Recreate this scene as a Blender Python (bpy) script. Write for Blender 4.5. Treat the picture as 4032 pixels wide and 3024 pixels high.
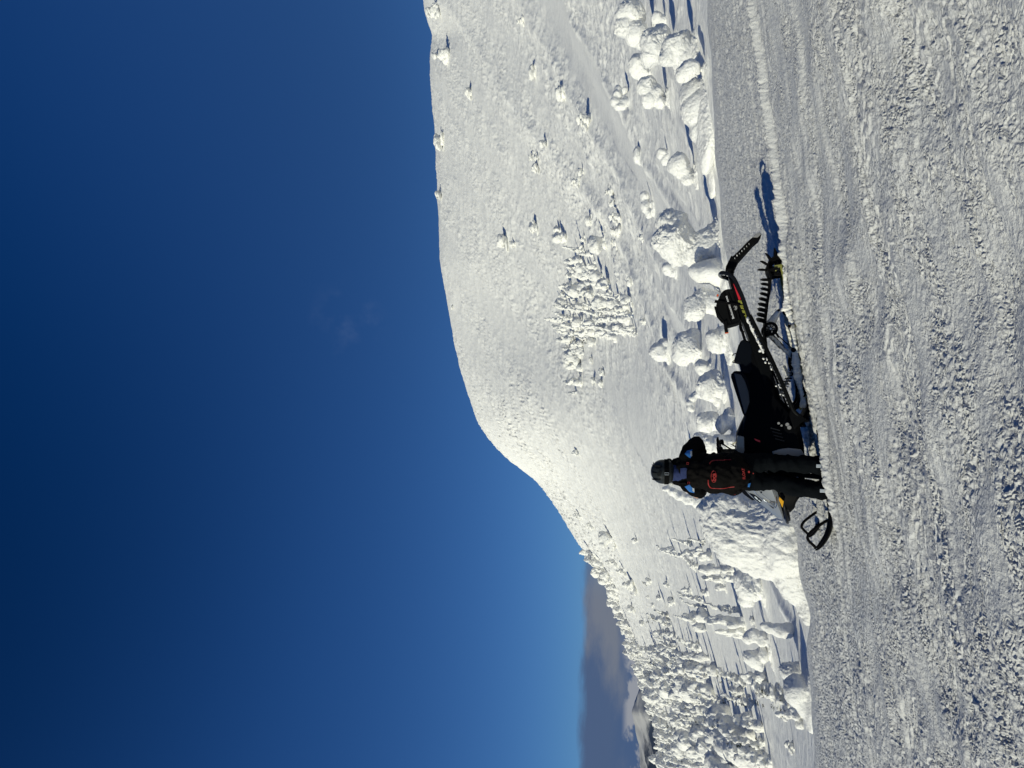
import bpy, bmesh, math, random
import numpy as np
from mathutils import Vector, Matrix
R = math.radians
random.seed(7)
S = bpy.context.scene
for o in list(bpy.data.objects): bpy.data.objects.remove(o)

# ------------------------------------------------------------------ camera
PITCH = R(10.85)
cam_d = bpy.data.cameras.new('camera'); cam = bpy.data.objects.new('camera', cam_d)
S.collection.objects.link(cam); S.camera = cam
cam_d.sensor_fit = 'HORIZONTAL'; cam_d.sensor_width = 36; cam_d.lens = 24.966
cam_d.clip_start = .05; cam_d.clip_end = 60000
fw = Vector((0, math.cos(PITCH), math.sin(PITCH))); up = Vector((0, -math.sin(PITCH), math.cos(PITCH))); rt = Vector((1, 0, 0))
# the phone is held upright but the picture is stored on its side: image right = down, image up = right
cam.matrix_world = Matrix(((-up.x, rt.x, -fw.x, 0), (-up.y, rt.y, -fw.y, 0), (-up.z, rt.z, -fw.z, 0), (0, 0, 0, 1)))
# ------------------------------------------------------------------ sun and sky
SUN_EL, SUN_AZ = R(18.3), R(212)          # azimuth of the sun counted from +X towards +Y
sd = Vector((math.cos(SUN_EL)*math.cos(SUN_AZ), math.cos(SUN_EL)*math.sin(SUN_AZ), math.sin(SUN_EL)))
sun_d = bpy.data.lights.new('sun', 'SUN'); sun = bpy.data.objects.new('sun', sun_d); S.collection.objects.link(sun)
sun_d.energy = 3.6; sun_d.angle = R(.5); sun_d.color = (1, .965, .755)
sun.rotation_euler = sd.to_track_quat('Z', 'Y').to_euler(); sun.location = sd*50
world = bpy.data.worlds.new('World'); S.world = world; world.use_nodes = True
nt = world.node_tree; nt.nodes.clear(); N = nt.nodes.new; L = nt.links.new
sky = N('ShaderNodeTexSky'); sky.sky_type = 'NISHITA'; sky.sun_disc = False
sky.sun_elevation = SUN_EL; sky.sun_rotation = R(90) - SUN_AZ
sky.altitude = 2000; sky.air_density = 1.0; sky.dust_density = .15; sky.ozone_density = 4.0
def mth(nt, op, a, b=None, c=None, clamp=False):
    n = nt.nodes.new('ShaderNodeMath'); n.operation = op; n.use_clamp = clamp
    for i, v in enumerate((a, b, c)):
        if v is None: continue
        if isinstance(v, (int, float)): n.inputs[i].default_value = v
        else: nt.links.new(v, n.inputs[i])
    return n.outputs[0]
def mixc(nt, f, a, b, t='MIX'):
    n = nt.nodes.new('ShaderNodeMix'); n.data_type = 'RGBA'; n.blend_type = t
    for s, v in ((n.inputs[0], f), (n.inputs[6], a), (n.inputs[7], b)):
        if isinstance(v, (int, float)): s.default_value = v
        elif isinstance(v, tuple): s.default_value = (*v, 1)
        else: nt.links.new(v, s)
    return n.outputs[2]
def sstep(nt, v, a, b):
    n = nt.nodes.new('ShaderNodeMapRange'); n.interpolation_type = 'SMOOTHSTEP'
    nt.links.new(v, n.inputs[0]); n.inputs[1].default_value = a; n.inputs[2].default_value = b
    return n.outputs[0]
SKYSTR = .055
hs = N('ShaderNodeHueSaturation'); hs.inputs['Saturation'].default_value = 1.0
L(sky.outputs[0], hs.inputs['Color'])
q_ = 1/SKYSTR
skc = mixc(nt, 1.0, mixc(nt, 1.0, hs.outputs[0], (.0176*q_, .020*q_, .020*q_), 'SUBTRACT'), (.93, 1.3, 1.7), 'MULTIPLY')
skc = mixc(nt, 1.0, skc, (.0004*q_, .002*q_, .01*q_), 'LIGHTEN')
SKYSTR = .055
bg = N('ShaderNodeBackground'); bg.inputs[1].default_value = SKYSTR; out = N('ShaderNodeOutputWorld'); L(bg.outputs[0], out.inputs[0])
tc = N('ShaderNodeTexCoord'); sep = N('ShaderNodeSeparateXYZ'); L(tc.outputs['Generated'], sep.inputs[0])
X_, Y_, Z_ = sep.outputs
def wnoise(sx, sz, scale, det, off=0., rough=.55):
    mp = N('ShaderNodeMapping'); mp.inputs['Scale'].default_value = (sx, sx, sz); mp.inputs['Location'].default_value = (off, off, off)
    L(tc.outputs['Generated'], mp.inputs[0]); n = N('ShaderNodeTexNoise'); n.inputs['Scale'].default_value = scale; n.inputs['Detail'].default_value = det
    n.inputs['Roughness'].default_value = rough
    L(mp.outputs[0], n.inputs['Vector']); return n.outputs[0]
n1 = wnoise(1, 3, 5, 6); n2 = wnoise(1, 4, 14, 7, 3.1); n3 = wnoise(1, 1.6, 22, 6, 7.7)
# a bank of grey cloud low in the sky to the far left, and two faint wisps higher up
zt = mth(nt, 'ADD', Z_, mth(nt, 'MULTIPLY', mth(nt, 'SUBTRACT', n2, .5), -.028))
band = mth(nt, 'MULTIPLY', sstep(nt, zt, .091, .076), sstep(nt, X_, -.12, -.3))
k_ = SKYSTR and 1/SKYSTR
def cc(r, g, b): return (r*k_, g*k_, b*k_)
ccol = mixc(nt, sstep(nt, n1, .42, .60), cc(.070, .11, .21), cc(.165, .185, .235))
ccol = mixc(nt, mth(nt, 'MULTIPLY', sstep(nt, mth(nt, 'ADD', Z_, mth(nt, 'MULTIPLY', mth(nt, 'SUBTRACT', n1, .5), .04)), .045, .022), .85), ccol, cc(.055, .10, .215))
puff = mth(nt, 'MULTIPLY', mth(nt, 'MULTIPLY', sstep(nt, n3, .47, .56), sstep(nt, Z_, .034, .024)), sstep(nt, Z_, -.02, 0))
ccol = mixc(nt, mth(nt, 'MULTIPLY', puff, .85), ccol, cc(.33, .34, .37))
c1 = mixc(nt, mth(nt, 'MULTIPLY', band, .97), skc, ccol)
wm = N('ShaderNodeVectorMath'); wm.operation = 'DISTANCE'; L(tc.outputs['Generated'], wm.inputs[0]); wm.inputs[1].default_value = (.085, .912, .40)
wisp = mth(nt, 'MULTIPLY', mth(nt, 'MULTIPLY', sstep(nt, wm.outputs['Value'], .075, 0), sstep(nt, wnoise(1, 1, 30, 5, 1.3), .45, .85)), .12)
f1 = mth(nt, 'SUBTRACT', 1, mth(nt, 'MULTIPLY', mth(nt, 'MULTIPLY', sstep(nt, X_, -.35, .5), sstep(nt, Z_, .75, .3)), .40))
f2 = mth(nt, 'SUBTRACT', 1, mth(nt, 'MULTIPLY', mth(nt, 'MULTIPLY', sstep(nt, X_, .35, -.45), sstep(nt, Z_, .40, .85)), .50))
vm_ = N('ShaderNodeVectorMath'); vm_.operation = 'SCALE'; L(c1, vm_.inputs[0]); L(mth(nt, 'MULTIPLY', f1, f2), vm_.inputs['Scale']); c1 = vm_.outputs[0]
c2 = mixc(nt, wisp, c1, cc(.22, .29, .45))
L(c2, bg.inputs[0])
S.view_settings.view_transform = 'Standard'; S.view_settings.look = 'None'; S.view_settings.exposure = 0; S.view_settings.gamma = 1
S.render.engine = 'CYCLES'; S.render.resolution_x = 1024; S.render.resolution_y = 768
S.cycles.max_bounces = 6; S.cycles.diffuse_bounces = 3

# ------------------------------------------------------------------ noise
_rng = np.random.RandomState(11)
_P = _rng.permutation(1024); _P = np.concatenate([_P, _P, _P])
_A = _rng.rand(1024)*2*np.pi; _G2 = np.stack([np.cos(_A), np.sin(_A)], 1)
_G3 = _rng.randn(1024, 3); _G3 /= np.linalg.norm(_G3, axis=1)[:, None]; _G3 *= 1.3
def fade(t): return t*t*t*(t*(t*6-15)+10)
def pn2(x, y, s=0):
    x = np.asarray(x, float) + s*17.31; y = np.asarray(y, float) + s*9.77
    xi = np.floor(x).astype(np.int64); yi = np.floor(y).astype(np.int64); xf = x-xi; yf = y-yi
    xi &= 1023; yi &= 1023; u = fade(xf); v = fade(yf)
    def g(i, j):
        h = _P[_P[(xi+i) & 1023]+((yi+j) & 1023)]
        return _G2[h, 0]*(xf-i)+_G2[h, 1]*(yf-j)
    return ((g(0, 0)*(1-u)+g(1, 0)*u)*(1-v)+(g(0, 1)*(1-u)+g(1, 1)*u)*v)*1.5
def pn3(p, sc, s=0):
    q = p/sc+s*7.13+300.; i = np.floor(q).astype(np.int64); f = q-i; i &= 1023; w = fade(f)
    r = 0
    for a in (0, 1):
        for b in (0, 1):
            hh = _P[_P[(i[:, 0]+a) & 1023]+((i[:, 1]+b) & 1023)]
            for c in (0, 1):
                h = _P[hh+((i[:, 2]+c) & 1023)]
                d = _G3[h, 0]*(f[:, 0]-a)+_G3[h, 1]*(f[:, 1]-b)+_G3[h, 2]*(f[:, 2]-c)
                r = r+d*(w[:, 0] if a else 1-w[:, 0])*(w[:, 1] if b else 1-w[:, 1])*(w[:, 2] if c else 1-w[:, 2])
    return r
def sst(a, b, x):
    t = np.clip((x-a)/(b-a), 0, 1); return t*t*(3-2*t)

# ------------------------------------------------------------------ materials
MAT = {}
def mat(name, col, rough=.6, metal=0., spec=.5, noise=None, coat=0.):
    m = bpy.data.materials.new(name); m.use_nodes = True; t = m.node_tree; b = t.nodes['Principled BSDF']
    b.inputs['Base Color'].default_value = (*col, 1); b.inputs['Roughness'].default_value = rough
    b.inputs['Metallic'].default_value = metal; b.inputs['Specular IOR Level'].default_value = spec if max(col) > .03 else spec*.07
    b.inputs['Coat Weight'].default_value = coat
    if noise:                                   # (scale, bump strength, colour variation)
        sc, bs, cv = noise; tcn = t.nodes.new('ShaderNodeTexCoord'); n = t.nodes.new('ShaderNodeTexNoise')
        n.inputs['Scale'].default_value = sc; n.inputs['Detail'].default_value = 6; t.links.new(tcn.outputs['Object'], n.inputs['Vector'])
        bu = t.nodes.new('ShaderNodeBump'); bu.inputs['Strength'].default_value = bs; bu.inputs['Distance'].default_value = 1/sc*.5
        t.links.new(n.outputs[0], bu.inputs['Height']); t.links.new(bu.outputs[0], b.inputs['Normal'])
        if cv:
            c = mixc(t, n.outputs[0], tuple(v*(1-cv) for v in col), tuple(min(1, v*(1+cv)) for v in col)); t.links.new(c, b.inputs['Base Color'])
    MAT[name] = m; return m
def snow_mat(name, layers, col=(.89, .895, .905), tint=(.86, .87, .89), rough=.65, spec=.25):
    m = bpy.data.materials.new(name); m.use_nodes = True; t = m.node_tree; b = t.nodes['Principled BSDF']
    b.inputs['Roughness'].default_value = rough; b.inputs['Specular IOR Level'].default_value = spec
    g = t.nodes.new('ShaderNodeNewGeometry'); prev = None; nn = None
    for (scale, sy, dist, st) in layers:        # bump layers in world metres
        mp = t.nodes.new('ShaderNodeMapping'); mp.inputs['Scale'].default_value = (1, sy, 1); t.links.new(g.outputs['Position'], mp.inputs[0])
        n = t.nodes.new('ShaderNodeTexNoise'); n.inputs['Scale'].default_value = scale; n.inputs['Detail'].default_value = 5; n.inputs['Roughness'].default_value = .6
        t.links.new(mp.outputs[0], n.inputs['Vector'])
        bu = t.nodes.new('ShaderNodeBump'); bu.inputs['Strength'].default_value = st; bu.inputs['Distance'].default_value = dist
        t.links.new(n.outputs[0], bu.inputs['Height'])
        if prev: t.links.new(prev, bu.inputs['Normal'])
        prev = bu.outputs[0]; nn = n.outputs[0]
    if prev: t.links.new(prev, b.inputs['Normal'])
    c = mixc(t, nn, tint, col) if nn else None
    if c: t.links.new(c, b.inputs['Base Color'])
    else: b.inputs['Base Color'].default_value = (*col, 1)
    MAT[name] = m; return m
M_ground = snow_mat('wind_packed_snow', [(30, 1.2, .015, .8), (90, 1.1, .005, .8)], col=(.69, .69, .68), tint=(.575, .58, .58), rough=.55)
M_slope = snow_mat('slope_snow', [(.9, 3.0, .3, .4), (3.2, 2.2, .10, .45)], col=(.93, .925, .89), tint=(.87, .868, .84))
M_rime = snow_mat('rime_snow', [(10, 1, .06, .6), (34, 1, .016, .8)], col=(.86, .858, .835), tint=(.79, .79, .775))
M_tree = snow_mat('tree_snow', [(3.0, 1, .18, .5), (11, 1, .05, .6)], col=(.85, .845, .81), tint=(.77, .77, .75))

# ------------------------------------------------------------------ mesh helpers
def link(o, parent=None):
    S.collection.objects.link(o)
    if parent: o.parent = parent
    return o
def tag(o, label=None, cat=None, group=None, kind=None):
    if label: o['label'] = label
    if cat: o['category'] = cat
    if group: o['group'] = group
    if kind: o['kind'] = kind
    return o
def np_mesh(name, v, f, smooth=True):
    me = bpy.data.meshes.new(name); nv, nf = len(v), len(f); k = f.shape[1]
    me.vertices.add(nv); me.vertices.foreach_set('co', np.ascontiguousarray(v, dtype=np.float32).ravel())
    me.loops.add(nf*k); me.loops.foreach_set('vertex_index', np.ascontiguousarray(f, dtype=np.int32).ravel())
    me.polygons.add(nf); me.polygons.foreach_set('loop_start', np.arange(0, nf*k, k, dtype=np.int32))
    me.polygons.foreach_set('loop_total', np.full(nf, k, dtype=np.int32))
    me.polygons.foreach_set('use_smooth', np.full(nf, smooth, dtype=bool)); me.update(calc_edges=True); return me
def grid_faces(nr, nc):
    i = np.arange(nr*nc).reshape(nr, nc)
    return np.stack([i[:-1, :-1], i[:-1, 1:], i[1:, 1:], i[1:, :-1]], -1).reshape(-1, 4)
def bm_obj(name, bm, m, parent=None, smooth=True, bevel=0, autos=True):
    me = bpy.data.meshes.new(name); bmesh.ops.recalc_face_normals(bm, faces=bm.faces[:])
    if smooth:
        for f in bm.faces: f.smooth = True
    bm.to_mesh(me); bm.free(); o = bpy.data.objects.new(name, me)
    me.materials.append(m if not isinstance(m, str) else MAT[m]); link(o, parent)
    if bevel:
        b = o.modifiers.new('bevel', 'BEVEL'); b.width = bevel; b.segments = 2; b.limit_method = 'ANGLE'; b.angle_limit = R(35)
        b.harden_normals = False
    if smooth and autos:
        try: me.set_sharp_from_angle(angle=R(38))
        except Exception: pass
    return o
def empty(name, loc=(0, 0, 0), rot=(0, 0, 0)):
    o = bpy.data.objects.new(name, None); o.location = loc; o.rotation_euler = rot; o.empty_display_size = .2; return link(o)
def a_sphere(bm, c, r, sub=3, rot=None):
    m = Matrix.Translation(c) @ (rot.to_4x4() if rot else Matrix()) @ Matrix.Diagonal((*((r, r, r) if isinstance(r, (int, float)) else r), 1))
    return bmesh.ops.create_icosphere(bm, subdivisions=sub, radius=1, matrix=m)
def a_box(bm, c, s, rot=None):
    m = Matrix.Translation(c) @ (rot.to_4x4() if rot else Matrix()) @ Matrix.Diagonal((*s, 1))
    return bmesh.ops.create_cube(bm, size=1, matrix=m)
def a_prism(bm, prof, y0, y1, inset0=0, inset1=0):
    """profile of (x,z) extruded along y"""
    cx = sum(p[0] for p in prof)/len(prof); cz = sum(p[1] for p in prof)/len(prof)
    def ring(y, ins): return [bm.verts.new((cx+(p[0]-cx)*(1-ins), y, cz+(p[1]-cz)*(1-ins))) for p in prof]
    a = ring(y0, inset0); b = ring(y1, inset1); n = len(prof)
    for i in range(n): bm.faces.new((a[i], a[(i+1) % n], b[(i+1) % n], b[i]))
    bm.faces.new(a); bm.faces.new(b[::-1])
def a_tube(bm, pts, r, seg=10, closed=False, flat=1.0):
    pts = [Vector(p) for p in pts]; n = len(pts); rings = []
    rr = r if isinstance(r, (list, tuple)) else [r]*n; ref = None
    for i, p in enumerate(pts):
        a = pts[(i-1) % n] if (closed or i) else p; b = pts[(i+1) % n] if (closed or i < n-1) else p
        d = (b-a).normalized()
        if ref is None: ref = Vector((0, 1, 0)) if abs(d.y) < .8 else Vector((1, 0, 0))
        u = (ref-d*ref.dot(d)).normalized(); v = d.cross(u); ref = u
        rings.append([bm.verts.new(p+u*math.cos(t)*rr[i]*flat+v*math.sin(t)*rr[i]) for t in [2*math.pi*k/seg for k in range(seg)]])
    for i in range(n if closed else n-1):
        A, B = rings[i], rings[(i+1) % n]
        for k in range(seg): bm.faces.new((A[k], A[(k+1) % seg], B[(k+1) % seg], B[k]))
    if not closed: bm.faces.new(rings[0][::-1]); bm.faces.new(rings[-1])
def a_disc(bm, c, r, w, seg=32, r_in=0):
    """wheel with its axle along y"""
    prof = [(r_in, -w/2), (r*.94, -w/2), (r, -w/2+w*.2), (r, w/2-w*.2), (r*.94, w/2), (r_in, w/2)]
    rings = []
    for k in range(seg):
        t = 2*math.pi*k/seg
        rings.append([bm.verts.new((c[0]+q[0]*math.cos(t), c[1]+q[1], c[2]+q[0]*math.sin(t))) for q in prof])
    n = len(prof)
    for k in range(seg):
        A, B = rings[k], rings[(k+1) % seg]
        for i in range(n if r_in else n-1): bm.faces.new((A[i], A[(i+1) % n], B[(i+1) % n], B[i]))
    bmesh.ops.remove_doubles(bm, verts=bm.verts[:], dist=1e-6)
def catmull(pts, k=8, closed=False):
    P = [Vector(p) for p in pts]; n = len(P); o = []
    rng = range(n if closed else n-1)
    for i in rng:
        p0 = P[(i-1) % n] if closed or i else P[i]*2-P[i+1]; p1 = P[i]; p2 = P[(i+1) % n]; p3 = P[(i+2) % n] if closed or i+2 < n else p2*2-p1
        for j in range(k):
            t = j/k; o.append(.5*((2*p1)+(p2-p0)*t+(2*p0-5*p1+4*p2-p3)*t*t+(3*p1-p0-3*p2+p3)*t**3))
    if not closed: o.append(P[-1])
    return o
def remeshed(bm, voxel, smooth=4, disp=None, name='m'):
    """fuse all the shapes in bm into one continuous skin, then roughen it with disp(p, n)"""
    me = bpy.data.meshes.new(name); bm.to_mesh(me); bm.free(); o = bpy.data.objects.new('tmp', me); S.collection.objects.link(o)
    r = o.modifiers.new('r', 'REMESH'); r.mode = 'VOXEL'; r.voxel_size = voxel; r.use_smooth_shade = True
    if smooth: s = o.modifiers.new('s', 'SMOOTH'); s.iterations = smooth; s.factor = .6
    dg = bpy.context.evaluated_depsgraph_get(); ev = o.evaluated_get(dg); m2 = bpy.data.meshes.new_from_object(ev)
    bpy.data.objects.remove(o); bpy.data.meshes.remove(me); m2.name = name
    if disp:
        n = len(m2.vertices); v = np.empty(n*3, np.float32); m2.vertices.foreach_get('co', v); v = v.reshape(-1, 3).astype(float)
        nr = np.empty(n*3, np.float32); m2.vertex_normals.foreach_get('vector', nr); nr = nr.reshape(-1, 3).astype(float)
        d = disp(v, nr); v = v+(nr*d[:, None] if d.ndim == 1 else d); m2.vertices.foreach_set('co', v.astype(np.float32).ravel())
    m2.polygons.foreach_set('use_smooth', np.ones(len(m2.polygons), dtype=bool)); m2.update(); return m2
def a_limb(bm, pts, rad, sub=2, squash=(1, 1, 1)):
    """dense chain of spheres = tapering limb, to be fused by remeshed()"""
    for i in range(len(pts)-1):
        a, b = Vector(pts[i]), Vector(pts[i+1]); n = max(2, int((b-a).length/(min(rad[i], rad[i+1])*.35)))
        for j in range(n+(i == len(pts)-2)):
            t = j/n; r = rad[i]*(1-t)+rad[i+1]*t; a_sphere(bm, a.lerp(b, t), tuple(r*q for q in squash), sub)

# ------------------------------------------------------------------ terrain
cp, sp = math.cos(PITCH), math.sin(PITCH)
def v2e(V): u = (1106-np.asarray(V, float))/1534; return (u*cp+sp)/(cp-u*sp)
ks_e = np.array([-.75, -.51, -.42, -.31, -.2, -.1, .02, .2, .35, .53, .75])
ye_v = np.array([14.5, 13.2, 12.2, 11.3, 11.6, 14., 16.5, 17.0, 15.4, 13.8, 13.])
def yedge(k): return np.interp(k, ks_e, ye_v)+.35*np.sin(k*31+1)*np.sin(k*13)+.18*np.sin(k*67)
def plateau(x, y):
    xs = 14*np.tanh(x/14)
    return -1.33+.14*xs-.05*np.minimum(y, 25)
# rows: distance in metres; columns: direction; values: how high the slope stands in the view at that distance
UC = np.array([-60, 0, 150, 300, 459, 629, 759, 959, 1159, 1400, 1659, 1720])
YR = np.array([18., 25, 40, 65, 100, 140, 190, 250])
TB = np.array([
 [1755, 1733, 1672, 1597, 1536, 1496, 1466, 1449],
 [1750, 1725, 1665, 1590, 1530, 1490, 1460, 1441],
 [1740, 1710, 1640, 1560, 1500, 1460, 1430, 1408],
 [1722, 1685, 1605, 1520, 1460, 1415, 1385, 1352],
 [1695, 1650, 1560, 1480, 1415, 1358, 1306, 1274],
 [1665, 1615, 1530, 1445, 1370, 1285, 1210, 1162],
 [1630, 1585, 1505, 1425, 1345, 1225, 1110, 1037],
 [1610, 1560, 1480, 1400, 1330, 1220, 1100, 980],
 [1585, 1535, 1450, 1370, 1285, 1170, 1050, 946],
 [1550, 1495, 1405, 1320, 1230, 1120, 1015, 936],
 [1530, 1465, 1375, 1295, 1205, 1100, 1000, 918],
 [1525, 1460, 1370, 1290, 1200, 1095, 998, 916]], float)
_kk = (UC-829.5)/1534*1.02
NK, NY = 240, 240
_kg = np.linspace(-.75, .75, NK); _lg = np.linspace(math.log(9), math.log(420), NY)
RY = np.array([-60, 0, 30, 60, 100, 150, 200, 300, 400, 493, 559, 609, 668, 729, 802, 853, 911, 951, 987, 1010, 1030, 1060, 1097, 1131, 1178, 1235, 1266, 1334, 1436, 1537, 1659, 1720.])
RX = np.array([912, 918, 926, 938, 930, 931, 935, 942, 946, 949, 952, 960, 970, 981, 996, 1012, 1034, 1060, 1092, 1122, 1155, 1182, 1209, 1229, 1260, 1300, 1324, 1348, 1385, 1420, 1442, 1450.])
def _build():
    E = v2e(TB); ly = np.log(YR); G = np.zeros((len(_kk), NY))
    for i in range(len(_kk)):
        g = np.interp(_lg, ly, E[i])
        near = _lg < ly[0]; yy = np.exp(_lg)
        z18 = E[i, 0]*18; sl = (E[i, 1]*25-z18)/7
        g[near] = ((z18+np.maximum(sl, -.1)*(yy-18))/yy)[near]
        far = _lg > ly[-1]; zr = E[i, -1]*250
        g[far] = ((zr-((yy-250)/36)**2)/yy)[far]
        G[i] = g
    H = np.zeros((NK, NY))
    for j in range(NY): H[:, j] = np.interp(_kg, _kk, G[:, j])
    for (ax, sg) in ((0, 6), (1, 4.5)):
        w = np.exp(-.5*(np.arange(-18, 19)/sg)**2); w /= w.sum()
        pad = [(0, 0), (0, 0)]; pad[ax] = (18, 18); Hp = np.pad(H, pad, mode='reflect', reflect_type='odd')
        H = np.apply_along_axis(lambda a: np.convolve(a, w, 'valid'), ax, Hp)
    # keep the skyline exactly where the crest of the mountain stands
    kr = (829.5-RY)/1534*1.015; want = np.interp(_kg, kr[::-1], v2e(RX)[::-1])
    dlt = want-H.max(1); 
    def sm1(d, sg): w = np.exp(-.5*(np.arange(-20, 21)/sg)**2); w /= w.sum(); return np.convolve(np.pad(d, 20, mode='reflect', reflect_type='odd'), w, 'valid')
    lo = sm1(dlt, 9); H = H+lo[:, None]*sst(math.log(25), math.log(235), _lg)[None, :]
    dlt = sm1(want, 1.2)-H.max(1); wt = sst(math.log(150), math.log(245), _lg)[None, :]; H = H+dlt[:, None]*wt
    return H
_H = _build()
def far_e(k, y):
    a = (np.clip(k, -.7499, .7499)+.75)/1.5*(NK-1); b = np.clip((np.log(y)-_lg[0])/(_lg[-1]-_lg[0]), 0, .9999)*(NY-1)
    i = np.minimum(a.astype(int), NK-2); j = np.minimum(b.astype(int), NY-2); a = a-i; b = b-j
    return (_H[i, j]*(1-a)+_H[i+1, j]*a)*(1-b)+(_H[i, j+1]*(1-a)+_H[i+1, j+1]*a)*b
def base_z(x, y):
    """smooth ground height, without the fine relief"""
    x = np.asarray(x, float); y = np.asarray(y, float); ys = np.maximum(y, 1.)
    k = x/ys; e = yedge(k); P = plateau(x, y)+np.where(k > 0, 0, 0)
    T = far_e(k, np.maximum(ys, 9.))*ys
    w = sst(0, 2.6, y-e)
    T2 = np.minimum(T, P-.02*(y-e)) ; T = T*sst(0, 9, y-e-3)+T2*(1-sst(0, 9, y-e-3))
    return P*(1-w)+T*w
def ground(x, y):
    x, y = np.array([float(x)]), np.array([float(y)]); return float((base_z(x, y)+relief(x, y))[0])
def band(k, y):
    """1 where the wind has left the slope smooth (long diagonal strips), 0 where it is rough"""
    ly = np.log(y); q = ly-2.7*k+.10*pn2(k*5, ly*2, 5)
    st = sst(.10, .42, pn2(q*6.5, k*1.3+ly*.4, 3))
    bowl = np.exp(-((ly-4.35)/.33)**2-((k+.03)/.10)**2)
    return np.clip(.75*st*sst(60, 35, y)+.55*st+np.exp(-((q-3.16)/.15)**2)+bowl+np.exp(-((ly-3.9)/.4)**2-((k+.33)/.1)**2)*.6, 0, 1)
BUMPS = []
MACH = (0.0, 8.5, -1.737)                   # where the snowmobile stands
def near_relief(x, y):
    cy = 2.0*y*y/1534/2.16/1.4*.55          # row spacing of the mesh, to drop what it cannot carry
    xr = x+.12*y+.10*pn2(x/1.3, y/.8, 2); yr = y-.10*x+.06*pn2(x/.9, y/.7, 4)
    h = .05*pn2(xr/3.2, yr/1.5, 1)*sst(7.8, 6.2, y)+.03*pn2(xr/3.6, yr/1.5, 1)+.012*pn2(xr/1.5, yr/.6, 6)
    patch = sst(-.05, .38, pn2(xr/2.6, yr/1.1, 8)+.35*pn2(xr/.9, yr/.45, 9))
    r1 = 1-np.abs(pn2(xr/.85, yr/.26, 10)); r2 = 1-np.abs(pn2(xr/.42, yr/.15, 12))
    st = pn2(xr/1.9, yr/.34, 11); h += .020*sst(.0, .28, st)*sst(.9, .3, st)
    h += patch*(.014*(r1**2-.5)+.007*(r2**2-.5))
    h += (1-patch)*.006*pn2(xr/.5, yr/.2, 13)
    def saw(t, e): f = t-np.floor(t); return np.where(f < e, f/e, (1-f)/(1-e))
    g1 = xr/.046+1.4*pn2(xr/.12, yr/.085, 14)+1.5*pn2(xr/.048, yr/.036, 15)+.4*pn2(xr/.025, yr/.02, 16)
    am1 = sst(-.35, .45, pn2(xr/.30, yr/.14, 39))
    g2 = xr/.30+1.4*pn2(xr/.6, yr/.28, 17)+1.2*pn2(xr/.24, yr/.14, 18)+.5*pn2(xr/.09, yr/.07, 32)
    g3 = xr/.9+1.5*pn2(xr/1.8, yr/.7, 19)+1.0*pn2(xr/.6, yr/.28, 27)+.4*pn2(xr/.2, yr/.12, 33)
    h += .042*pn2(xr/.8, yr/.7, 37)*sst(9, 7, y)+.020*pn2(xr/.45, yr/.24, 38)*sst(9, 7, y)
    g1f = xr/.085+1.5*pn2(xr/.2, yr/.16, 34)+1.1*pn2(xr/.085, yr/.085, 35); g1w = sst(6.8, 8.8, y)
    am = .55+.9*sst(-.3, .4, pn2(xr/1.1, yr/.4, 28)); fl_ = sst(10.5, 6.0, y)
    h += am*(.0100*(.35+.95*am1)*(saw(g1, .24)-.5)+.0050*pn2(xr/.038, yr/.032, 24)+.0045*pn2(xr/.09, yr/.055, 23))*(1-g1w)+g1w*(.016*(saw(g1f, .24)-.5)+.012*pn2(xr/.12, yr/.14, 36))
    h += patch*.013*saw(g2, .16)*(.5+.5*fl_)+patch*sst(.05, .45, pn2(xr/2.2, yr/.7, 29))*.026*saw(g3, .15)*(.45+.55*fl_)
    # the churned trail the machine left, with a rim on its near side
    t = y-(8.46+.012*(x-1.4)); on = sst(1.15, 1.5, x)
    ch = pn2(x/.07, y/.06, 30)+.6*pn2(x/.035, y/.035, 31)
    tr = sst(.24, .17, np.abs(t)); rim = np.exp(-((t+.255)/.05)**2); rim2 = np.exp(-((t-.27)/.06)**2)
    h += on*(tr*(-.065+.042*ch)+rim*(.080+.020*ch)+rim2*(.022+.012*ch))
    # kicked up snow around the boots, ski ruts behind the boots
    d = np.hypot((x+1.0)/.42, (y-7.9)/.30); h += np.exp(-d**2)*(.008*ch+.018)
    for yy in (8.0, 8.95):
        s_ = sst(.07, .12, np.abs(y-yy)); inn = sst(-1.75, -1.5, x)*sst(-.3, -.7, x)
        h -= inn*(1-s_)*.04; h += inn*np.exp(-((y-yy+.15)/.06)**2)*(.03+.008*ch)
    # the hollow the machine has settled into
    b_ = sst(1.75, 1.45, x)*sst(-2.3, -1.7, x)
    h += b_*(.065+.006*ch)*np.exp(-((y-8.08)/.17)**2)+sst(1.5, 1.3, x)*sst(-.9, -.4, x)*.035*np.exp(-((y-8.24)/.06)**2)*(1+.35*ch)
    h -= .03*np.exp(-(((x-.2)/1.2)**4+((y-8.68)/.32)**4))
    return h
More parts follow.
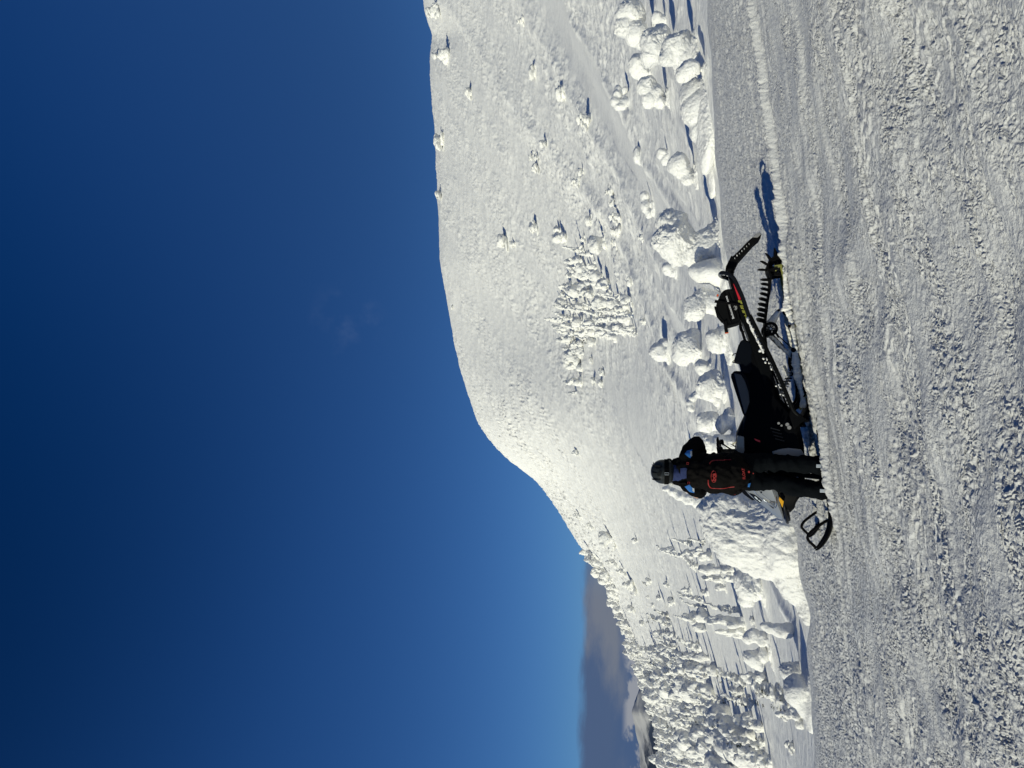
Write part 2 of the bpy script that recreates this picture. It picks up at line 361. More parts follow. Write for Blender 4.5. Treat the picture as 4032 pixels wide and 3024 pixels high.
def far_relief(x, y):
    k = x/y; sm = band(k, y); rough = (1-.88*sm)*(1-.62*sst(-.02, -.16, k)*sst(190, 120, y))
    sc = np.clip(y/60, .25, 2.2)
    xr = x+.25*y; yr = y-.25*x
    ly = np.log(y); q = ly-2.7*k+.10*pn2(k*5, ly*2, 5)
    h = .0*x
    for (s, a, sd_) in ((14, .22, 40), (5.5, .22, 41), (2.4, .22, 42), (1.2, .17, 43), (.6, .10, 44)):
        f = sst(.8, 2.2, s/(y*.0042+.02))
        n = pn2(xr/s/3.4, yr/s*1.1, sd_); n2 = 1-np.abs(pn2(xr/s/2.0, yr/s, sd_+8))
        big = 1 if s > 6 else rough
        h += f*a*big*(.5*n+.9*(n2**3-.4))
    msk = sst(-.35, .35, pn2(x/26, y/9, 62)+.6*pn2(x/9, y/4, 63))
    n3 = 1-np.abs(pn2(x/1.9+.5*pn2(x/2, y/2, 64), y/1.5, 60)); n4 = 1-np.abs(pn2(x/.9, y/.9, 61))
    gran = (.19*n3**3+.13*n4**2)*(rough+2.0*sst(-.34, -.22, k)*sst(.02, -.08, k)*sst(120, 190, y))*sst(30, 90, y)*(.35+.85*msk)
    q2 = q+.05*pn2(k*9, ly*4, 65); sy_ = np.clip(y/60, .3, 1.4)
    stp = sy_*(.28*np.exp(-((q2-3.40)/.05)**2)+.22*np.exp(-((q2-2.96)/.035)**2)+.30*np.exp(-((q2-3.80)/.04)**2)-.25*np.exp(-((q2-3.18)/.10)**2))
    for (bx_, by_, r_, hb_) in BUMPS:
        dx_ = x-bx_; h_ = np.where(dx_ < 0, 2.6, 1.2)*r_; b2 = np.exp(-(dx_/h_)**2-((y-by_)/(1.3*r_))**2)
        stp = stp+b2*hb_*r_*(1+.25*pn2(x/r_/.9, y/r_/.9, 66))
    fade_in = sst(0, 6, y-yedge(k)-.5)
    return (h*np.clip(y/70, .22, 1.15))*(.25+.75*fade_in)+gran*fade_in+stp*sst(0, 3, y-yedge(k)-1)
def relief(x, y):
    w = sst(-1.2, .8, y-yedge(x/np.maximum(y, 1))); return near_relief(x, y)*(1-w)+far_relief(x, np.maximum(y, 5))*w
def build_terrain():
    kc = np.linspace(-.62, .62, 1150); side = .62+np.cumsum(np.linspace(.002, .05, 70)); kc = np.concatenate([-side[::-1], kc, side])
    yb = yedge(kc)+1.6; nr = 1150; t = np.linspace(0, 1, nr)[:, None]
    Y = 1/((1-t)/2.7+t/yb[None, :]); X = kc[None, :]*Y
    Z = base_z(X, Y)+relief(X, Y)
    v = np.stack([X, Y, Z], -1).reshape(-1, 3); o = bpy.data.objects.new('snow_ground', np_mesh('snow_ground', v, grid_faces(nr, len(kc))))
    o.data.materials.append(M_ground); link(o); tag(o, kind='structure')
    n2 = 820; t = np.linspace(0, 1, n2)[:, None]; t = t**1.12
    Y2 = yb[None, :]*(345/yb[None, :])**t; X2 = kc[None, :]*Y2; Z2 = base_z(X2, Y2)+relief(X2, Y2)
    Z2[0] = Z[-1]
    # beyond the crest it drops away for good
    Yx = np.array([420., 600, 1200])[:, None]*np.ones_like(kc)[None, :]; Xx = kc[None, :]*Yx; Zx = Z2[-1][None, :]-np.array([30., 110, 450])[:, None]
    v = np.stack([np.concatenate([X2, Xx]), np.concatenate([Y2, Yx]), np.concatenate([Z2, Zx])], -1).reshape(-1, 3)
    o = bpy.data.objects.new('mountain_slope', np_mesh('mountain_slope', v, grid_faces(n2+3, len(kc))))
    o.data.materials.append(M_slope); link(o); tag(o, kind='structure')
    # the same snowfield behind and beside the viewer
    xs = np.linspace(-120, 120, 161); yl = np.concatenate([np.linspace(-120, -4, 50), np.linspace(-3.8, 2.76, 60)]); XX, YY = np.meshgrid(xs, yl)
    ZZ = plateau(XX, YY)-.02+.05*pn2(XX/3.6, YY/1.5, 1); v = np.stack([XX, YY, ZZ], -1).reshape(-1, 3)
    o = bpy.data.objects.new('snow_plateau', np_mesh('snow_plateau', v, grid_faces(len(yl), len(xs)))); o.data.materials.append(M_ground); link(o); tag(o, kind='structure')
    # distant range and valley floor
    kx = np.linspace(-1.6, .2, 420); yy = np.linspace(6500, 15000, 120); K, YY = np.meshgrid(kx, yy)
    prof = np.interp(kx, [-1.6, -.9, -.62, -.545, -.50, -.475, -.455, -.44, -.42, -.3, .2], [-.01, .004, .003, .003, .005, .010, .016, .013, .008, .001, -.03])
    ridge = np.exp(-((YY-10500)/2300)**2)
    XX = K*YY; zz = -650+ridge*(prof[None, :]*10500+650)
    for (s, a, q) in ((2200, 150, 70), (900, 90, 71), (380, 42, 72), (160, 18, 73)):
        zz += a*(1-np.abs(pn2(XX/s, YY/s, q))-.6)*np.clip(ridge*1.2, .1, 1)*.8
    v = np.stack([XX, YY, zz], -1).reshape(-1, 3)
    o = bpy.data.objects.new('distant_mountains', np_mesh('distant_mountains', v, grid_faces(120, 420))); o.data.materials.append(M_dist); link(o); tag(o, kind='structure')
    bm = bmesh.new(); vs = [bm.verts.new(p) for p in ((-50000, -20000, -655), (50000, -20000, -655), (50000, 50000, -655), (-50000, 50000, -655))]; bm.faces.new(vs)
    o = bm_obj('valley_ground', bm, M_dist, smooth=False); tag(o, kind='structure')
def dist_mat():
    m = bpy.data.materials.new('distant_snow_and_forest'); m.use_nodes = True; t = m.node_tree; b = t.nodes['Principled BSDF']
    b.inputs['Roughness'].default_value = .9; b.inputs['Specular IOR Level'].default_value = .1
    g = t.nodes.new('ShaderNodeNewGeometry'); s_ = t.nodes.new('ShaderNodeSeparateXYZ'); t.links.new(g.outputs['Position'], s_.inputs[0])
    n = t.nodes.new('ShaderNodeTexNoise'); n.inputs['Scale'].default_value = .0035; n.inputs['Detail'].default_value = 9; n.inputs['Roughness'].default_value = .65
    mp = t.nodes.new('ShaderNodeMapping'); mp.inputs['Scale'].default_value = (1, .35, 2.5); t.links.new(g.outputs['Position'], mp.inputs[0]); t.links.new(mp.outputs[0], n.inputs['Vector'])
    hgt = mth(t, 'ADD', mth(t, 'MULTIPLY', s_.outputs[2], .0018), n.outputs[0])
    c = mixc(t, sstep(t, hgt, .40, .68), (.035, .05, .085), (.50, .50, .50)); t.links.new(c, b.inputs['Base Color'])
    return m
M_dist = dist_mat()

# ------------------------------------------------------------------ placing things on the slope
def on_slope(X, Y, y0=10.):
    """where the line of sight through this point of the photo (2212 wide) meets the slope beyond the crest"""
    a = (829.5-Y)/1534; b = (1106-X)/1534; wy = cp-sp*b; dx, dz = a/wy, (sp+cp*b)/wy
    ys = np.exp(np.linspace(math.log(y0), math.log(300), 1500)); z = base_z(dx*ys, ys); d = z-dz*ys
    hit = np.where((d[1:] >= 0) & (d[:-1] < 0) & (ys[1:] > yedge(dx)+3.5))[0]
    if len(hit): i = hit[0]; y = ys[i+1]
    elif X > 1480: y = float(yedge(dx))+5.0
    else: i = int(np.argmin(np.where(ys > 60, np.abs(d)/ys, 9))); y = ys[i]
    return dx*y, y, ground(dx*y, y)
def view_pt(X, Y, y):
    a = (829.5-Y)/1534; b = (1106-X)/1534; wy = cp-sp*b; return Vector((a/wy*y, y, (sp+cp*b)/wy*y))
# ------------------------------------------------------------------ snow-buried trees close by
def scallop(s, amp=1.0, off=0.):
    def f(p, n):
        q = p*np.array([1, 1, 1.25])+off
        big = .30*s*np.stack([pn3(q, 1.3*s, 11), pn3(q, 1.3*s, 12), .6*pn3(q, 1.3*s, 13)], 1)
        w = q+.06*s*np.stack([pn3(q, .3*s, 5), pn3(q, .3*s, 6), pn3(q, .3*s, 7)], 1)
        d = .20*np.abs(pn3(w, .55*s, 1))+.15*np.abs(pn3(w, .25*s, 2))+.10*np.abs(pn3(w, .12*s, 3))-.11
        m = .45+.55*sst(-.25, .25, pn3(q, 1.1*s, 9))
        return n*(d*s*amp*m)[:, None]+big
    return f
def lump(label, bx, by, blobs, s=None, amp=1., dy=0., voxel=None, name='snow_laden_tree', cat='snow laden tree', group='snow buried trees beside the plateau', smooth=3, root=True):
    x, y, z = on_slope(bx, by); y += dy
    bm = bmesh.new(); rmax = 0
    for bl in blobs:
        X, Y, rx, ry = bl[:4]; d = bl[4] if len(bl) > 4 else 0
        rx, ry = rx/1534*y*1.10, ry/1534*y*1.10
        a_sphere(bm, view_pt(X, Y, y+d), (ry*.93, (rx+ry)/2*.93, rx*.93), 4); rmax = max(rmax, rx, ry)
    g = view_pt(bx, by, y); gz = ground(g.x, y)
    if root:                                   # the foot, drifted in
        w = blobs[-1][3]/1534*y
        a_sphere(bm, Vector((g.x, y+.1, gz-.05)), (w*1.0, w*.9, w*.5), 4); a_sphere(bm, Vector((g.x-w*.5, y, gz-.12)), (w*1.9, w*1.3, w*.5), 4)
    s = s or rmax
    me = remeshed(bm, voxel or max(.024, y/1534*1.7), smooth, scallop(s*.75, amp, off=bx*.37), name)
    c = Vector((g.x, y, gz)); me.transform(Matrix.Translation(-c)); me.materials.append(M_rime)
    o = bpy.data.objects.new(name, me); o.location = c; link(o); tag(o, label, cat, group); return o

A = [
 # label, base X, base Y, blobs (X, Y, rX, rY[, depth])
 ('tall snow mushroom with an overhanging cap leaning right, behind the sled tail', 1590, 520, [(1456,520,46,42),(1450,482,34,26),(1470,546,34,26),(1503,545,28,32),(1540,530,44,40),(1562,512,26,28),(1580,525,26,42)]),
 ('low smooth rounded drift hump at the left foot of the overhanging snow mushroom', 1590, 585, [(1535,588,44,24),(1560,590,34,30)], .35),
 ('small snow tuft just left of the overhanging snow mushroom cap', 1459, 581, [(1443,580,14,14),(1452,590,9,10)]),
 ('two headed snow clad tree right behind the black bag on the sled', 1590, 660, [(1502,665,24,30),(1515,645,20,24),(1540,652,20,25),(1560,660,26,26),(1530,636,14,15)]),
 ('big round snow clad tree with a shaded middle, left of the bag', 1522, 752, [(1485,752,31,34),(1475,770,22,22),(1498,735,22,24),(1510,770,14,20)]),
 ('round snow ball tree standing alone up slope beyond the sled seat', 1449, 757, [(1424,760,20,20),(1436,745,14,16),(1436,768,13,12)]),
 ('knobby snow clad tree below the shaded round one, behind the tunnel', 1580, 735, [(1545,735,20,24),(1560,722,18,18),(1556,752,15,14),(1572,735,14,22)]),
 ('small leaning snow tuft between two round snow trees behind the seat', 1542, 795, [(1515,793,14,17),(1530,800,13,16)]),
 ('egg shaped snow clad tree standing right above the sled seat', 1568, 832, [(1530,833,25,28),(1545,820,17,19),(1552,838,18,18)]),
 ('arched snow clad tree bent over into a hook above the seat', 1565, 872, [(1492,882,9,9),(1492,872,9,8),(1497,860,10,9),(1506,852,12,9),(1520,850,14,11),(1538,856,16,13),(1552,862,14,16)]),
 ('round snow clad tree just right of the elbow of the rider', 1560, 912, [(1523,912,20,22),(1535,905,16,17),(1545,915,16,16)]),
 ('low snow bump at the foot of the round tree near the elbow of the rider', 1590, 915, [(1560,917,13,20),(1575,905,13,24)]),
 ('grooved snow clad tree partly hidden by the right elbow of the rider', 1600, 958, [(1512,948,13,14),(1530,958,20,20),(1556,962,26,26),(1575,962,20,24)]),
 ('bent snow clad tree sticking up behind the left shoulder of the rider', 1530, 1085, [(1440,1056,9,7),(1452,1062,11,9),(1468,1070,13,10),(1487,1078,14,12),(1510,1085,15,14)]),
 # the big group up to the right
 ('topmost big snow dome of the large clump at the far right', 1424, 45, [(1362,32,32,30),(1352,60,25,25),(1375,72,28,25),(1390,95,18,15)]),
 ('dark twigged small snow knob between the two biggest domes at the right', 1440, 38, [(1420,38,13,13),(1430,44,10,12)]),
 ('broad snow dome in the middle of the large clump at the far right', 1470, 100, [(1415,98,32,38),(1408,120,26,24),(1425,76,20,22),(1440,110,26,30)]),
 ('blunt snow dome at the lower right of the large clump', 1510, 105, [(1462,105,30,34),(1448,125,22,20),(1474,85,17,19),(1480,120,22,28)]),
 ('round snow ball on the left flank of the large clump', 1412, 150, [(1378,142,20,24),(1388,158,16,16),(1392,130,13,14)]),
 ('pair of fused snow balls below the round one of the large clump', 1450, 200, [(1398,188,21,24),(1415,200,18,20),(1402,215,17,17),(1425,222,13,14)]),
 ('small snow ball half sunk in the drift under the large clump', 1530, 150, [(1490,148,22,20),(1478,158,18,18)]),
 ('long wind sculpted drift with a dark shaded crest below the large clump', 1568, 245, [(1495,205,26,34),(1508,240,34,40),(1528,200,26,38),(1520,280,30,28),(1542,250,24,50)], .5),
 ('c shaped curled snow clad tree standing clear on the slope', 1362, 212, [(1333,206,10,12),(1330,220,12,11),(1340,231,13,9),(1350,222,10,11),(1335,193,8,9),(1350,195,7,8)]),
 ('round snow ball with a long tail drift right of the overhanging mushroom', 1505, 365, [(1465,355,22,24),(1474,370,18,16),(1485,385,14,17)]),
 ('small snow knob above the ball with the tail drift', 1448, 335, [(1430,332,12,12),(1438,345,11,12)]),
 ('flat snow clump on the slope right of the small knob', 1388, 335, [(1376,335,10,18),(1380,345,8,9)]),
 ('oblong snow clump up slope from the overhanging mushroom', 1406, 440, [(1392,425,10,12),(1394,445,10,15),(1400,462,7,12)]),
 ('low wedge of drifted snow casting a dark shadow right of the mushroom', 1565, 355, [(1535,355,14,32),(1548,380,12,28)], .3),
 # left
 ('large shaded snow boulder left of the big rimed mound', 1650, 1270, [(1608,1255,22,24),(1618,1272,24,26),(1632,1262,20,30),(1612,1295,15,17)]),
 ('thick snow pillar leaning right on the smooth left slope', 1722, 1358, [(1650,1352,9,8),(1662,1356,12,12),(1680,1360,14,15),(1700,1362,14,16)]),
 ('lumpy twin snow clad tree above the smooth gully at left', 1662, 1380, [(1618,1376,12,14),(1630,1372,12,15),(1645,1380,12,16)]),
 ('broad drooping snow clad tree left of the smooth gully', 1668, 1418, [(1620,1420,14,15),(1632,1425,15,18),(1648,1415,13,20),(1640,1438,11,12)]),
 ('round snow ball at the plateau edge in front of the left forest', 1740, 1452, [(1708,1450,22,20),(1722,1452,18,22)]),
 ('wide low snow hump sunk at the plateau edge at left', 1755, 1495, [(1722,1492,26,34),(1738,1510,20,34)], .6),
]
for a in A:
    x_, y_, z_ = on_slope(a[1], a[2]); r_ = max(max(b[2], b[3]) for b in a[3])/1534*y_
    if y_ < 60: BUMPS.append((x_, y_, r_, .22))
build_terrain()
for a in A:
    lump(a[0], a[1], a[2], a[3], amp=(a[4] if len(a) > 4 else 1.))
# the big rimed mound just behind the rider
def big_mound():
    D = 12.9; bm = bmesh.new()
    for (X, Y, rx, ry, d) in ((1625,1140,112,92,.2),(1600,1110,88,60,.2),(1660,1190,80,70,.1),(1700,1150,78,95,-.2),(1715,1240,48,70,-.1),(1745,1290,26,60,-.2),(1640,1075,95,40,.5)):
        rx, ry = rx/1534*D, ry/1534*D; a_sphere(bm, view_pt(X, Y, D+d), (ry*.95, (rx+ry)/2*.8, rx*.95), 4)
    def f(p, n):
        w = p*np.array([1.6, 1, .9])+.05*np.stack([pn3(p, .3, 5), pn3(p, .3, 6), pn3(p, .3, 7)], 1)
        m = .75+.25*sst(-2.9, -1.6, p[:, 0])
        return m*(.10*np.abs(pn3(w, .42, 1))+.060*np.abs(pn3(w, .17, 2))+.030*np.abs(pn3(w, .075, 3)))+.13*pn3(p, .7, 4)-.045
    me = remeshed(bm, .02, 10, f, 'rimed_mound'); c = view_pt(1700, 1150, D); c.z = ground(c.x, D); me.transform(Matrix.Translation(-c)); me.materials.append(M_rime)
    o = bpy.data.objects.new('rimed_mound', me); o.location = c; link(o)
    tag(o, 'huge rimed snow mound rising right behind the nose of the sled', 'snow mound')
big_mound()

# ------------------------------------------------------------------ small snow-plastered trees
def needles(n, h, seed, r0):
    rg = random.Random(seed); bm = bmesh.new()
    for i in range(n):
        t = rg.uniform(.15, .95); a = rg.uniform(0, 2*math.pi); r = r0*(1-t*.6)*rg.uniform(.75, 1.15)
        c = Vector((math.cos(a)*r, math.sin(a)*r*1.0, t*h)); d = Vector((math.cos(a), math.sin(a), rg.uniform(-.8, .1))).normalized()
        for j in range(7):
            e = (d+Vector((rg.uniform(-.9, .9), rg.uniform(-.9, .9), rg.uniform(-.7, .7)))).normalized()*rg.uniform(.08, .17)*h/2.4
            s = Vector((rg.uniform(-1, 1), rg.uniform(-1, 1), rg.uniform(-1, 1))).normalized()*.018*h/2.4; b0 = c+Vector((rg.uniform(-.06, .06), rg.uniform(-.06, .06), rg.uniform(-.05, .05)))*h/2.4
            v = [bm.verts.new(q) for q in (b0+s, b0-s, b0+e)]; v.append(bm.verts.new(b0+e*.4+s.cross(e).normalized()*.02*h/2.4))
            bm.faces.new((v[0], v[1], v[2])); bm.faces.new((v[0], v[3], v[2])); bm.faces.new((v[1], v[3], v[2]))
    me = bpy.data.meshes.new('needle_foliage'); bm.to_mesh(me); bm.free(); me.materials.append(M_needle); return me
M_needle = mat('dark_needles', (.022, .032, .022), .8)
M_bark = mat('bark', (.09, .065, .05), .9, noise=(12, .6, .3))
def proto_column(seed):
    rg = random.Random(seed); h = 2.5; bm = bmesh.new(); lean = rg.uniform(.10, .35); la = rg.uniform(-.6, .6); hook = rg.uniform(0, 1) < .35; R0 = rg.uniform(.26, .42)
    def axis(t): return Vector((lean*h*t*t*math.cos(la)+(.22*max(0, t-.75)*4 if hook else 0), lean*h*t*t*math.sin(la), h*t*(1-.06*t)-(.25*max(0, t-.85)*4*.3 if hook else 0)))
    for i in range(11):
        t = i/10; a_sphere(bm, axis(t), R0*(1-.62*t)*rg.uniform(.75, 1.0)*.8, 2)
    for i in range(46):
        t = rg.uniform(0, .97)**.9; a = rg.uniform(0, 2*math.pi); r = R0*(1.25-.85*t)*rg.uniform(.6, 1.15)
        c = axis(t)+Vector((math.cos(a)*r, math.sin(a)*r, rg.uniform(-.05, .05))); q = R0*(1-.5*t)*rg.uniform(.28, .55)
        a_sphere(bm, c, (q, q, q*rg.uniform(.7, 1.0)), 2)
        a_sphere(bm, c*.55+axis(t)*.45, q*.8, 2)
    return remeshed(bm, .05, 1, scallop(.42, 1.0, seed*3.3), 'snow_crown'), needles(26, h, seed, R0*1.05)
def proto_ball(seed):
    rg = random.Random(seed); bm = bmesh.new(); R0 = .8; h = 2.0
    a_sphere(bm, (0, 0, 1.15), (R0*rg.uniform(.8, 1), R0*.9, R0), 3); a_sphere(bm, (0, 0, .35), (.45, .45, .6), 3)
    for i in range(9):
        a = rg.uniform(0, 6.28); b = rg.uniform(-.9, 1.2); r = rg.uniform(.2, .42)
        a_sphere(bm, (math.cos(a)*math.cos(b)*.62, math.sin(a)*math.cos(b)*.62, 1.05+math.sin(b)*.68), r, 3)
    a_sphere(bm, (-.5, -.3, .1), (.8, .5, .25), 3)
    return remeshed(bm, .055, 2, scallop(.6, 1.0, seed*2.1), 'snow_crown'), needles(14, h, seed, .7)
def proto_clump(seed):
    rg = random.Random(seed); bm = bmesh.new()
    for i in range(26):
        t = i/25; a = rg.uniform(0, 6.28); r = .75*(1-.65*t)*rg.uniform(.1, 1)
        a_sphere(bm, (math.cos(a)*r, math.sin(a)*r, .1+1.9*t), rg.uniform(.2, .38)*(1.15-.5*t), 2)
    a_sphere(bm, (0, 0, .6), (.45, .45, .7), 3)
    return remeshed(bm, .055, 1, scallop(.5, 1.1, seed*1.7), 'snow_crown'), needles(26, 2.1, seed, .62)
PROTO = {'col': [proto_column(s) for s in range(1, 9)], 'ball': [proto_ball(s) for s in range(20, 25)], 'clump': [proto_clump(s) for s in range(30, 35)]}
for k_2 in PROTO.values():
    for c, n in k_2: c.materials.append(M_tree)
HT = {'col': 2.5, 'ball': 2.0, 'clump': 2.1}
tm = bmesh.new(); a_tube(tm, [(0, 0, -.3), (.02, 0, .5), (.05, 0, 1.4)], [.07, .06, .03], 8); trunk_me = bpy.data.meshes.new('trunk'); tm.to_mesh(trunk_me); tm.free(); trunk_me.materials.append(M_bark)
rt_ = random.Random(99)
def small_tree(X, Y, hpx, kind, label, group, green=False, wide=1., name='snowy_conifer', cat='snowy tree', world_h=None, pt=None):
    x, y, z = pt or on_slope(X, Y); h = world_h or hpx/1534*y*1.04; s = h/HT[kind]
    cm, nm = rt_.choice(PROTO[kind])
    o = empty(name, (x, y, z-.10*h), (rt_.uniform(-.05, .05), rt_.uniform(-.05, .05), rt_.uniform(-.9, .9) if kind == 'col' else rt_.uniform(0, 6.28)))
    o.scale = (s*wide*1.03, s*wide*1.03, s*1.12); tag(o, label, cat, group)
    c = bpy.data.objects.new('snow_crown', cm); link(c, o)
    if green or rt_.random() < .03:
        n = bpy.data.objects.new('needle_foliage', nm); link(n, o)
        t = bpy.data.objects.new('trunk', trunk_me); link(t, o)
    return o
def q7(x, y): return 877.8+x*.3307, y*.3307
def q6(x, y): return 877.8+x*.3637, 384+y*.3637
def q5(x, y): return 1207+x*.3387, 1097+y*.3387
T = []   # base X (px), centre Y (px), height px, kind, width, label
def t_(q, kind, lab, green=False, wide=1.):
    (x0, x1, y0, y1, f) = q; a = f(x0, y0); b = f(x1, y1); h = b[0]-a[0]; w = b[1]-a[1]
    T.append((b[0], (a[1]+b[1])/2, h, kind, wide*max(.6, min(2.2, (w/h)/{'col': .42, 'ball': .85, 'clump': .72}[kind])), lab, green))
